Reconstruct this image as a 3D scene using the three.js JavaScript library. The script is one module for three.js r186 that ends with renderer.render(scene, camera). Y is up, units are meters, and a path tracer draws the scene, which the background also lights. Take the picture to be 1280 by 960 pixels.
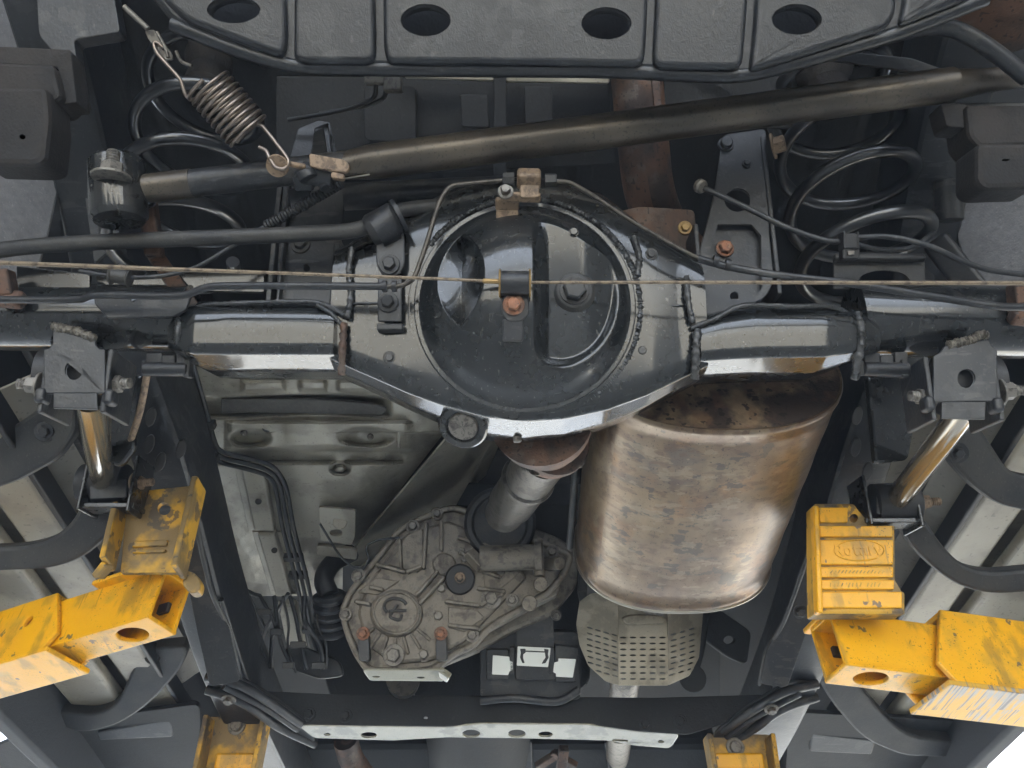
import * as THREE from 'three';
import { mergeGeometries, toCreasedNormals } from 'three/addons/utils/BufferGeometryUtils.js';
import { RoundedBoxGeometry } from 'three/addons/geometries/RoundedBoxGeometry.js';
import { TextGeometry } from 'three/addons/geometries/TextGeometry.js';
import { FontLoader } from 'three/addons/loaders/FontLoader.js';

// ---------------------------------------------------------------- camera, sky, sun, exposure
const scene = new THREE.Scene();
const PITCH = 46 * Math.PI / 180, FOC = 1004;
const EYE = new THREE.Vector3(0, -0.765, 0.644);
const FWD = new THREE.Vector3(0, Math.sin(PITCH), -Math.cos(PITCH)), UPV = new THREE.Vector3(0, Math.cos(PITCH), Math.sin(PITCH));
const camera = new THREE.PerspectiveCamera(2 * Math.atan(480 / FOC) * 180 / Math.PI, 4 / 3, 0.02, 400);
camera.position.copy(EYE); camera.up.set(0, 1, 0); camera.lookAt(EYE.clone().add(FWD));
const renderer = new THREE.WebGLRenderer({ antialias: true });
renderer.setSize(1024, 768); renderer.toneMapping = THREE.LinearToneMapping; renderer.toneMappingExposure = 9.6;
renderer.shadowMap.enabled = true;
{ // computed sky: thin bright cloud over pale blue
  const W = 256, H = 128, a = new Float32Array(W * H * 4);
  for (let j = 0; j < H; j++) for (let i = 0; i < W; i++) {
    const el = (j + .5) / H * Math.PI - Math.PI / 2, s = Math.max(0, Math.sin(el)), k = (j * W + i) * 4;
    const hz = Math.exp(-s * 4);
    a[k] = .62 + .40 * hz; a[k + 1] = .72 + .34 * hz; a[k + 2] = .90 + .20 * hz; a[k + 3] = 1;
    if (el < 0) { a[k] = .5; a[k + 1] = .48; a[k + 2] = .44; }
  }
  const t = new THREE.DataTexture(a, W, H, THREE.RGBAFormat, THREE.FloatType);
  t.mapping = THREE.EquirectangularReflectionMapping; t.magFilter = THREE.LinearFilter; t.minFilter = THREE.LinearFilter; t.needsUpdate = true;
  scene.background = t; scene.environment = t; scene.backgroundIntensity = 1; scene.environmentIntensity = 1;
}
scene.fog = new THREE.FogExp2(new THREE.Color(.72, .84, 1), .04);                          // added bluish haze, stands in for a lens veil
const sun = new THREE.DirectionalLight(new THREE.Color(1, .94, .82), 5);
sun.position.set(3, 10, 3); sun.target.position.set(0, 0, 0); sun.castShadow = true; sun.shadow.radius = 1.5;
sun.shadow.mapSize.set(2048, 2048);
Object.assign(sun.shadow.camera, { left: -12, right: 12, top: 12, bottom: -12, near: .5, far: 40 });
scene.add(sun, sun.target);

// ---------------------------------------------------------------- helpers
const crease3 = (g, a) => { g.scale(1000, 1000, 1000); const h = toCreasedNormals(g, a); h.scale(.001, .001, .001); return h; };   // its tolerance is too coarse for parts this small
let seed = 7; const rnd = () => { seed = (seed * 1664525 + 1013904223) >>> 0; return seed / 4294967296; };
const V = (x, y, z) => new THREE.Vector3(x, y, z);
const sm = (a, b, x) => { const t = Math.min(1, Math.max(0, (x - a) / (b - a))); return t * t * (3 - 2 * t); };
const mix = (a, b, t) => a + (b - a) * t;
function ray(x, y) { return FWD.clone().addScaledVector(V(1, 0, 0), (x - 640) / FOC).addScaledVector(UPV, (480 - y) / FOC); }
const at = (x, y, d) => ray(x, y).multiplyScalar(d).add(EYE);                          // a point d metres ahead of the eye
const onY = (x, y, h) => { const r = ray(x, y); return r.multiplyScalar((h - EYE.y) / r.y).add(EYE); };   // a point at height h
const onZ = (x, y, z) => { const r = ray(x, y); return r.multiplyScalar((z - EYE.z) / r.z).add(EYE); };
const N = (pitch, yaw = 0) => { const p = pitch * Math.PI / 180, w = yaw * Math.PI / 180; return V(Math.sin(w) * Math.cos(p), -Math.sin(p), Math.cos(w) * Math.cos(p)); };
function plane(o, n) {                                                                  // a plane with its own axes
  n = n.clone().normalize(); const u = V(1, 0, 0).addScaledVector(n, -n.x).normalize(), v = n.clone().cross(u);
  const P = { o, n, u, v };
  P.hit = (x, y, lift = 0) => { const r = ray(x, y), q = o.clone().addScaledVector(n, lift); return r.multiplyScalar(q.clone().sub(EYE).dot(n) / r.dot(n)).add(EYE); };
  P.uv = (x, y, lift = 0) => { const h = P.hit(x, y, lift).sub(o); return new THREE.Vector2(h.dot(u), h.dot(v)); };
  P.pt = (a, b, c = 0) => o.clone().addScaledVector(u, a).addScaledVector(v, b).addScaledVector(n, c);
  P.m = new THREE.Matrix4().makeBasis(u, v, n).setPosition(o);
  return P;
}
const face = (x, y, d, n) => plane(at(x, y, d), n);
function boxUV(g) {
  const p = g.attributes.position, n = g.attributes.normal, uv = new Float32Array(p.count * 2);
  for (let f = 0; f < p.count; f += 3) {
    let x = 0, y = 0, z = 0; for (let k = 0; k < 3; k++) { x += n.getX(f + k); y += n.getY(f + k); z += n.getZ(f + k); }
    x = Math.abs(x); y = Math.abs(y); z = Math.abs(z);
    for (let k = 0; k < 3; k++) { const i = f + k, X = p.getX(i), Y = p.getY(i), Z = p.getZ(i);
      uv[2 * i] = x > y && x > z ? Z : X; uv[2 * i + 1] = y >= x && y >= z ? Z : Y; }
  }
  g.setAttribute('uv', new THREE.BufferAttribute(uv, 2)); return g;
}
function norm(g) {                                                                      // plain position / normal / uv, no index
  const keep = g.userData?.keepUV && g.attributes.uv; if (g.index) g = g.toNonIndexed();
  if (!g.attributes.normal) g.computeVertexNormals();
  for (const k of Object.keys(g.attributes)) if (!['position', 'normal', 'uv'].includes(k)) g.deleteAttribute(k);
  g.morphAttributes = {}; return keep && g.attributes.uv ? g : boxUV(g);
}
const join = list => { const l = list.flat(9).map(norm); return l.length > 1 ? mergeGeometries(l, false) : l[0]; };
const taken = {}; const numbered = n => { const k = taken[n] = (taken[n] ?? -1) + 1; return k ? `${n}_${String(k).padStart(3, '0')}` : n; };
function mesh(name, geo, mat, parent) {
  const m = new THREE.Mesh(join([geo]), mat); m.name = name; m.castShadow = m.receiveShadow = true; parent?.add(m); return m;
}
const things = [];
function thing(name, label, category, group) {
  const o = new THREE.Group(); o.name = numbered(name); o.userData = { label, category }; if (group) o.userData.group = group;
  scene.add(o); things.push(o); return o;
}
function struct(name, geo, mat) { const m = mesh(numbered(name), geo, mat, scene); m.userData.kind = 'structure'; return m; }
function settle() {                                                                     // each thing's origin at the foot of its bounding box
  for (const t of things) { const b = new THREE.Box3().setFromObject(t); if (b.isEmpty()) continue;
    const c = V((b.min.x + b.max.x) / 2, b.min.y, (b.min.z + b.max.z) / 2); t.position.copy(c); for (const k of t.children) k.position.sub(c); }
}
function fillet(pts, r) {                                                               // rounds the corners of an outline in picture-like units; a point's third entry is its own radius
  const out = [], n = pts.length;
  for (let i = 0; i < n; i++) {
    const p = pts[i], a = pts[(i + n - 1) % n], b = pts[(i + 1) % n], R = p[2] ?? r;
    const da = Math.hypot(a[0] - p[0], a[1] - p[1]), db = Math.hypot(b[0] - p[0], b[1] - p[1]), q = Math.min(R, da * .48, db * .48);
    if (q < .3) { out.push([p[0], p[1]]); continue; }
    const A = [p[0] + (a[0] - p[0]) * q / da, p[1] + (a[1] - p[1]) * q / da], B = [p[0] + (b[0] - p[0]) * q / db, p[1] + (b[1] - p[1]) * q / db];
    for (let k = 0; k <= 4; k++) { const t = k / 4; out.push([(1 - t) * (1 - t) * A[0] + 2 * t * (1 - t) * p[0] + t * t * B[0], (1 - t) * (1 - t) * A[1] + 2 * t * (1 - t) * p[1] + t * t * B[1]]); }
  }
  return out;
}
const oval = (cx, cy, rx, ry, n = 24, turn = 0) => Array.from({ length: n }, (_, i) => { const t = i / n * 2 * Math.PI, x = rx * Math.cos(t), y = ry * Math.sin(t); return [cx + x * Math.cos(turn) - y * Math.sin(turn), cy + x * Math.sin(turn) + y * Math.cos(turn)]; });
function slab(pts, holes, th, bev = .0015, bs = 2) {                                            // extruded outline in metres, front face at z = 0
  const v2 = l => l.map(p => p.isVector2 ? p : new THREE.Vector2(p[0], p[1])), s = new THREE.Shape(v2(pts)); for (const h of holes) s.holes.push(new THREE.Path(v2(h)));
  bev = Math.min(bev, th * .45); const D = th - 2 * bev;
  const g = new THREE.ExtrudeGeometry(s, { depth: D, bevelEnabled: bev > 0, bevelThickness: bev, bevelSize: bev, bevelOffset: -bev, bevelSegments: bs, curveSegments: 10 });
  return g.translate(0, 0, -(D + bev));
}
function plate(P, outline, th, { r = 3, holes = [], bev = .0015, lift = 0, bs = 2 } = {}) {     // a pressed plate lying in plane P
  const f = l => l.map(([x, y]) => P.uv(x, y, lift));
  return slab(f(fillet(outline, r)), holes.map(h => f(h.length === 4 && typeof h[0] === 'number' ? oval(...h) : fillet(h, 2))), th, bev, bs).translate(0, 0, lift).applyMatrix4(P.m);
}
function roundPath(pts, r) {                                                            // polyline with rounded bends
  const out = [pts[0]];
  for (let i = 1; i < pts.length - 1; i++) {
    const p = pts[i], a = pts[i - 1], b = pts[i + 1], q = Math.min(r, p.distanceTo(a) * .45, p.distanceTo(b) * .45);
    const A = p.clone().lerp(a, q / p.distanceTo(a)), B = p.clone().lerp(b, q / p.distanceTo(b));
    for (let k = 0; k <= 4; k++) { const t = k / 4; out.push(A.clone().multiplyScalar((1 - t) * (1 - t)).addScaledVector(p, 2 * t * (1 - t)).addScaledVector(B, t * t)); }
  }
  out.push(pts.at(-1)); return out;
}
function tube(pts, r, { bend = .02, sides = 12, seg, smooth = false, cap = true, jitter = 0 } = {}) {
  const path = smooth ? pts : roundPath(pts, bend), c = new THREE.CatmullRomCurve3(path, false, smooth ? 'centripetal' : 'chordal', .5); c.arcLengthDivisions = Math.max(200, path.length * 6);
  const n = seg ?? Math.max(8, path.length * (smooth ? 8 : 3)), fr = c.computeFrenetFrames(n, false), pos = [], uv = [], idx = [], w = sides + 1, L = c.getLength();
  for (let i = 0; i <= n; i++) { const p = c.getPointAt(i / n), R0 = typeof r === 'function' ? r(i / n) : r, R = R0 * (1 + jitter * (rnd() - .5)), o = pos.length;
    for (let k = 0; k < sides; k++) { const a = k / sides * 2 * Math.PI, j = R * (1 + jitter * .6 * (rnd() - .5)); const q = p.clone().addScaledVector(fr.normals[i], Math.cos(a) * j).addScaledVector(fr.binormals[i], Math.sin(a) * j); pos.push(q.x, q.y, q.z); }
    pos.push(pos[o], pos[o + 1], pos[o + 2]); for (let k = 0; k <= sides; k++) uv.push(i / n * L, k / sides * 2 * Math.PI * R0); }
  for (let i = 0; i < n; i++) for (let k = 0; k < sides; k++) { const a = i * w + k, b = a + 1; idx.push(a, a + w, b, b, a + w, b + w); }
  if (cap) for (const [i, e] of [[0, 0], [n, 1]]) { const p = c.getPointAt(e), ci = pos.length / 3; pos.push(p.x, p.y, p.z); uv.push(e * L, 0);
    for (let k = 0; k < sides; k++) { const a = i * w + k, b = a + 1; e ? idx.push(a, ci, b) : idx.push(a, b, ci); } }
  const g = new THREE.BufferGeometry(); g.setAttribute('position', new THREE.Float32BufferAttribute(pos, 3)); g.setAttribute('uv', new THREE.Float32BufferAttribute(uv, 2)); g.setIndex(idx); g.computeVertexNormals();
  const h = crease3(g, 1.0); h.userData.keepUV = true; return h;
}
const weld = (pts, r) => tube(pts, r, { smooth: true, jitter: .4, sides: 8, seg: Math.max(14, pts.length * 9) });
function turned(A, B, prof, sides = 32, crease = .6) {                                   // lathe from A towards B; prof = [metres along, radius]
  const ax = B.clone().sub(A).normalize(), g = new THREE.LatheGeometry(prof.map(([t, r]) => new THREE.Vector2(Math.max(r, 1e-5), t)), sides);
  g.applyQuaternion(new THREE.Quaternion().setFromUnitVectors(V(0, 1, 0), ax)).translate(A.x, A.y, A.z);
  const u = g.attributes.uv, rm = Math.max(...prof.map(q => q[1])), k = prof.length; let run = [0]; for (let i = 1; i < k; i++) run.push(run[i - 1] + Math.hypot(prof[i][0] - prof[i - 1][0], prof[i][1] - prof[i - 1][1]));
  for (let i = 0; i < u.count; i++) u.setXY(i, u.getX(i) * 2 * Math.PI * rm, run[i % k]);
  const h = crease3(g, crease); h.userData.keepUV = true; return h;
}
const rod = (A, B, r, sides = 20, c = .0012) => { const L = A.distanceTo(B); return turned(A, B, [[0, 0], [0, r - c], [c, r], [L - c, r], [L, r - c], [L, 0]], sides); };
function bolt(p, n, R = .008, h = .006, { washer = 1.5, stud = 0, hex = true, turn = .3 } = {}) {
  const q = (t, o = 0) => p.clone().addScaledVector(n, t), out = [];
  if (washer) out.push(rod(q(-.001), q(.0022), R * washer, 20, .0007));
  const hd = new THREE.CylinderGeometry(R * .96, R, h, hex ? 6 : 16, 1); hd.rotateY(turn); hd.translate(0, h / 2, 0);
  const tp = new THREE.CylinderGeometry(R * .8, R * .96, .0012, hex ? 6 : 16, 1); tp.rotateY(turn); tp.translate(0, h + .0006, 0);
  const quat = new THREE.Quaternion().setFromUnitVectors(V(0, 1, 0), n.clone().normalize()), o = q(.002);
  for (const g of [hd, tp]) { const c = crease3(g, .3); c.applyQuaternion(quat).translate(o.x, o.y, o.z); out.push(c); }
  if (stud) { const pr = []; const nT = Math.round(stud / .0016); for (let i = 0; i <= nT; i++) pr.push([i * .0016, R * (i % 2 ? .52 : .6)]); pr.unshift([0, 0]); pr.push([nT * .0016 + .001, R * .4], [nT * .0016 + .001, 0]); out.push(turned(q(h), q(h + 1), pr, 14)); }
  return join(out);
}
function loft(rings, { closed = true, cap = true, crease = .7 } = {}) {                  // skin over rings of equal point counts
  const pos = [], idx = [], m = rings[0].length; for (const R of rings) for (const p of R) pos.push(p.x, p.y, p.z);
  for (let i = 0; i < rings.length - 1; i++) for (let k = 0; k < (closed ? m : m - 1); k++) { const a = i * m + k, b = i * m + (k + 1) % m; idx.push(a, a + m, b, b, a + m, b + m); }
  if (cap) for (const e of [0, rings.length - 1]) { const c = V(0, 0, 0); rings[e].forEach(p => c.add(p)); c.divideScalar(m); const ci = pos.length / 3; pos.push(c.x, c.y, c.z);
    for (let k = 0; k < m; k++) { const a = e * m + k, b = e * m + (k + 1) % m; e ? idx.push(a, ci, b) : idx.push(a, b, ci); } }
  const g = new THREE.BufferGeometry(); g.setAttribute('position', new THREE.Float32BufferAttribute(pos, 3)); g.setIndex(idx);
  g.computeVertexNormals(); return crease3(g, crease);
}
function sheet(fn, nu, nv, th = .003, out) {                                              // a curved sheet of metal fn(s, t) -> point, with a back th behind along out
  const F = [], pos = [], idx = []; for (let j = 0; j <= nv; j++) for (let i = 0; i <= nu; i++) F.push(fn(i / nu, j / nv));
  for (const p of F) pos.push(p.x, p.y, p.z); for (const p of F) pos.push(p.x + out.x * th, p.y + out.y * th, p.z + out.z * th);
  const w = nu + 1, o = F.length, q = (a, b, c, d) => idx.push(a, b, c, a, c, d);
  for (let j = 0; j < nv; j++) for (let i = 0; i < nu; i++) { const a = j * w + i; q(a, a + 1, a + w + 1, a + w); q(o + a, o + a + w, o + a + w + 1, o + a + 1); }
  const g = new THREE.BufferGeometry(); g.setAttribute('position', new THREE.Float32BufferAttribute(pos, 3)); g.setIndex(idx); g.computeVertexNormals();
  const e = new THREE.BufferGeometry(), ei = []; e.setAttribute('position', new THREE.Float32BufferAttribute(pos, 3));
  const rim = (a, b) => ei.push(a, b, o + b, a, o + b, o + a);
  for (let i = 0; i < nu; i++) { rim(i + 1, i); rim(nv * w + i, nv * w + i + 1); } for (let j = 0; j < nv; j++) { rim(j * w, (j + 1) * w); rim((j + 1) * w + nu, j * w + nu); }
  e.setIndex(ei); const e2 = e.toNonIndexed(); e2.computeVertexNormals(); return join([g, e2]);
}
function bar(A, B, w, h, up = V(0, 1, 0), rad = .003) {                                   // rounded box from A to B, w across, h along up
  const d = B.clone().sub(A), L = d.length(); d.normalize(); const s = d.clone().cross(up).normalize(), t = s.clone().cross(d);
  const g = new RoundedBoxGeometry(w, h, L, 2, Math.min(rad, w * .45, h * .45));
  const c = A.clone().add(B).multiplyScalar(.5); return g.applyMatrix4(new THREE.Matrix4().makeBasis(s, t, d.clone().negate()).setPosition(c));
}
function coil(base, axis, R, r, turns, pitch, { start = 0, side = V(1, 0, 0), ends = true, sides = 12 } = {}) {
  const a = axis.clone().normalize(), u = side.clone().addScaledVector(a, -side.dot(a)).normalize(), v = a.clone().cross(u), pts = [], n = Math.round(turns * 28);
  for (let i = 0; i <= n; i++) { const t = i / n * turns; let h = t * pitch; if (ends) { const e = .8; h = t < e ? pitch * t * t / (2 * e) : t < turns - e ? pitch * (t - e / 2) : pitch * (turns - e) - pitch * (turns - t) ** 2 / (2 * e); }
    const th = start + t * 2 * Math.PI; pts.push(base.clone().addScaledVector(a, h).addScaledVector(u, Math.cos(th) * R).addScaledVector(v, Math.sin(th) * R)); }
  return tube(pts, r, { smooth: true, seg: n * 2, sides });
}
const lerpPx = (keys, x) => { let i = 0; while (i < keys.length - 2 && x > keys[i + 1][0]) i++; const a = keys[i], b = keys[i + 1], t = Math.min(1, Math.max(0, (x - a[0]) / (b[0] - a[0]))); return a.slice(1).map((v, k) => mix(v, b[k + 1], t)); };

// ---------------------------------------------------------------- procedural materials
const hash = (x, y, s) => { let h = Math.imul(x, 374761393) ^ Math.imul(y, 668265263) ^ Math.imul(s, 2147483647 - 61); h = Math.imul(h ^ (h >>> 13), 1274126177); return ((h ^ (h >>> 16)) >>> 0) / 4294967296; };
function vn(x, y, per, s) { const w = a => ((a % per) + per) % per, i = Math.floor(x), j = Math.floor(y), f = x - i, g = y - j, u = f * f * (3 - 2 * f), v = g * g * (3 - 2 * g);
  return mix(mix(hash(w(i), w(j), s), hash(w(i + 1), w(j), s), u), mix(hash(w(i), w(j + 1), s), hash(w(i + 1), w(j + 1), s), u), v); }
const fbm = (x, y, f, o, s) => { let a = .5, r = 0, t = 0; for (let k = 0; k < o; k++) { r += a * vn(x * f, y * f, f, s + k); t += a; a *= .55; f *= 2; } return r / t; };
const enc = c => Math.round(255 * Math.min(1, Math.max(0, c <= .0031308 ? 12.92 * c : 1.055 * Math.pow(c, 1 / 2.4) - .055)));
function tex(size, fn, rep, color = true) {
  const d = new Uint8Array(size * size * 4);
  for (let j = 0; j < size; j++) for (let i = 0; i < size; i++) { const c = fn(i / size, j / size), k = (j * size + i) * 4; for (let q = 0; q < 3; q++) d[k + q] = color ? enc(c[q]) : Math.round(255 * Math.min(1, Math.max(0, c[q] ?? c[0]))); d[k + 3] = 255; }
  const t = new THREE.DataTexture(d, size, size); t.wrapS = t.wrapT = THREE.RepeatWrapping; t.magFilter = THREE.LinearFilter; t.minFilter = THREE.LinearMipmapLinearFilter; t.generateMipmaps = true;
  if (color) t.colorSpace = THREE.SRGBColorSpace; t.repeat.set(rep, rep); t.needsUpdate = true; return t;
}
const cmix = (a, b, t) => [mix(a[0], b[0], t), mix(a[1], b[1], t), mix(a[2], b[2], t)];
const re = (t, r) => { const c = t.clone(); c.repeat.set(r, r); c.needsUpdate = true; return c; };
const speck = (u, v, f, s, th) => { const n = vn(u * f, v * f, f, s); return sm(th, th + .05, n); };
const T = {};
T.black = tex(512, (u, v) => { const d = sm(.5, .78, fbm(u, v, 5, 5, 3)) * .8, p = speck(u, v, 128, 11, .9); return cmix(cmix([.011, .012, .013], [.03, .029, .027], d), [.12, .115, .1], p * .6); }, 3.2);
T.dust = tex(512, (u, v) => { const d = fbm(u, v, 4, 6, 21), p = speck(u, v, 160, 5, .86), b = speck(u, v, 90, 9, .9); return cmix(cmix(cmix([.018, .019, .021], [.042, .041, .038], sm(.3, .75, d)), [.1, .095, .085], p * .5), [.006, .006, .006], b * .6); }, 3);
T.splash = tex(1024, (u, v) => { const a = fbm(u, v, 4, 6, 841), b = sm(.6, .64, fbm(u, v, 13, 5, 851)), c = sm(.66, .69, fbm(u * .2, v, 60, 3, 861)) * sm(.45, .6, fbm(u, v, 6, 3, 871)), p = speck(u, v, 220, 881, .88), d = speck(u, v, 60, 891, .93); let k = cmix([.010, .011, .013], [.022, .022, .022], sm(.3, .7, a)); k = cmix(k, [.042, .04, .036], b * .55); k = cmix(k, [.075, .07, .062], c * .5 + p * .45); return cmix(k, [.09, .083, .07], d * .5); }, 1.6);
T.rough = tex(512, (u, v) => { const a = fbm(u, v, 6, 5, 31), b = fbm(u, v, 40, 3, 41); return [.84 + .2 * (a - .2) + .08 * (b - .5)]; }, 3.4, false);
T.bump = tex(512, (u, v) => [.6 * fbm(u, v, 24, 4, 51) + .4 * fbm(u, v, 100, 2, 61)], 4, false);
T.orange = tex(512, (u, v) => [fbm(u, v, 14, 3, 71)], 2.5, false);
T.pit = tex(512, (u, v) => [1 - .8 * speck(u, v, 70, 81, .87) - .1 * fbm(u, v, 80, 2, 91)], 3, false);
T.shell = tex(1024, (u, v) => {
  const a = fbm(u, v, 4, 6, 101), b = fbm(u, v, 7, 6, 111), c = fbm(u * .5 + .3, v, 12, 5, 121), sx = fbm(u, v * .25, 28, 4, 131);
  let k = cmix([.29, .225, .15], [.2, .148, .112], sm(.3, .72, a)); k = cmix(k, [.25, .215, .165], sm(.5, .75, b) * .6); k = cmix(k, [.13, .12, .12], sm(.62, .76, c) * .7);
  k = cmix(k, [.3, .17, .08], sm(.58, .76, fbm(u, v, 9, 5, 141)) * .5); k = cmix(k, [.15, .1, .075], sm(.5, .7, fbm(u * .6, v, 46, 4, 145)) * .6); k = cmix(k, [.06, .04, .03], speck(u, v, 150, 151, .88) * .7); k = cmix(k, [.1, .092, .088], sm(.655, .68, fbm(u * .7, v, 20, 5, 161)) * .75); k = cmix(k, [.34, .3, .24], sm(.64, .665, fbm(u * .5, v, 30, 4, 171)) * .5); k = cmix(k, [.045, .03, .022], speck(u, v, 240, 181, .9) * .7); const g = .74 + .5 * sx; return k.map(x => x * g); }, 2.6);
T.cap = tex(512, (u, v) => { const a = fbm(u, v, 5, 6, 201), p = sm(.68, .75, fbm(u, v, 34, 3, 211)); let k = cmix([.052, .036, .03], [.27, .19, .115], sm(.36, .56, a)); k = cmix(k, [.16, .085, .05], sm(.5, .7, fbm(u, v, 11, 4, 221)) * .6); return cmix(k, [.016, .011, .01], p * .85); }, 3.4);
T.rust = tex(512, (u, v) => { const a = fbm(u, v, 6, 6, 231); let k = cmix([.075, .055, .045], [.19, .105, .065], sm(.35, .7, a)); k = cmix(k, [.22, .19, .16], sm(.58, .75, fbm(u, v, 10, 5, 241)) * .6); return cmix(k, [.03, .022, .02], speck(u, v, 70, 251, .82) * .7); }, 4);
T.yellow = tex(1024, (u, v) => { const a = fbm(u, v, 5, 5, 301), sc = .6 * sm(.72, .76, fbm(u, v * .12, 70, 3, 311)) * sm(.5, .66, fbm(u, v, 6, 3, 321)), ch = sm(.765, .79, fbm(u, v, 22, 4, 331)), dots = speck(u, v, 200, 341, .86) * sm(.36, .6, fbm(u, v, 5, 3, 351));
  let k = cmix([.84, .41, .001], [.77, .36, .003], a); k = cmix(k, [.42, .27, .05], sm(.55, .78, fbm(u, v, 9, 5, 361)) * .45); k = cmix(k, [.2, .13, .03], sm(.5, .72, fbm(u, v * .5, 16, 5, 371)) * .5); k = cmix(k, [.11, .085, .05], sc * .7); k = cmix(k, [.05, .042, .03], sm(.68, .8, fbm(u, v, 4, 6, 381)) * .6); k = cmix(k, [.09, .07, .06], ch * .85); return cmix(k, [.06, .05, .03], dots * .7); }, 2.6);
T.worn = tex(1024, (u, v) => { const a = fbm(u, v, 5, 6, 401), d = sm(.5, .64, fbm(u, v, 4, 6, 411)), ch = sm(.6, .64, fbm(u, v, 18, 5, 421)); let k = cmix([.70, .37, .015], [.48, .27, .03], a); k = cmix(k, [.14, .105, .055], d * .85); return cmix(k, [.06, .05, .045], ch * .75); }, 3);
T.scrape = tex(512, (u, v) => { const s = fbm(u, v * .04, 90, 3, 431), m = fbm(u, v, 4, 4, 441); let k = cmix([.66, .37, .05], [.34, .33, .33], sm(.42, .58, s * .5 + m * .5)); return cmix(k, [.11, .09, .08], sm(.6, .75, s) * .7); }, 4);
T.olive = tex(1024, (u, v) => { const a = fbm(u, v, 4, 6, 501), d = sm(.52, .7, fbm(u, v, 6, 6, 511)), s = speck(u, v, 190, 521, .86); let k = cmix([.34, .32, .265], [.235, .22, .18], a); k = cmix(k, [.12, .11, .088], d * .6); return cmix(k, [.09, .085, .075], s * .5); }, 1.7);
T.alloy = tex(512, (u, v) => { const a = fbm(u, v, 5, 6, 601), s = sm(.55, .72, fbm(u, v, 12, 5, 611)); let k = cmix([.23, .205, .17], [.165, .148, .125], a); k = cmix(k, [.075, .064, .054], s * .8); k = cmix(k, [.04, .034, .03], sm(.56, .72, fbm(u, v, 24, 4, 631)) * .6); return cmix(k, [.055, .045, .04], speck(u, v, 120, 621, .88) * .6); }, 3.4);
T.rod = tex(512, (u, v) => { const a = fbm(u, v, 5, 6, 701), s = speck(u, v, 150, 711, .8); let k = cmix([.055, .048, .039], [.095, .082, .064], sm(.3, .7, a)); return cmix(k, [.02, .018, .016], s * .6); }, 3.2);
T.felt = tex(512, (u, v) => { const a = fbm(u, v, 60, 4, 801), b = fbm(u, v, 5, 4, 811); const g = .12 + .06 * (a - .5) + .05 * (b - .5), w = speck(u, v, 200, 821, .86) * .05; return [g + w, g * 1.0 + w, g * 1.03 + w]; }, 3);
T.brownRubber = tex(512, (u, v) => { const a = fbm(u, v, 6, 6, 831); return cmix([.009, .008, .0075], [.022, .018, .015], sm(.3, .75, a)); }, 4);
T.floor = tex(512, (u, v) => { const a = fbm(u, v, 5, 6, 901); const g = .46 + .16 * (a - .5); return [g * 1.03, g, g * .9]; }, .25);

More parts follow.
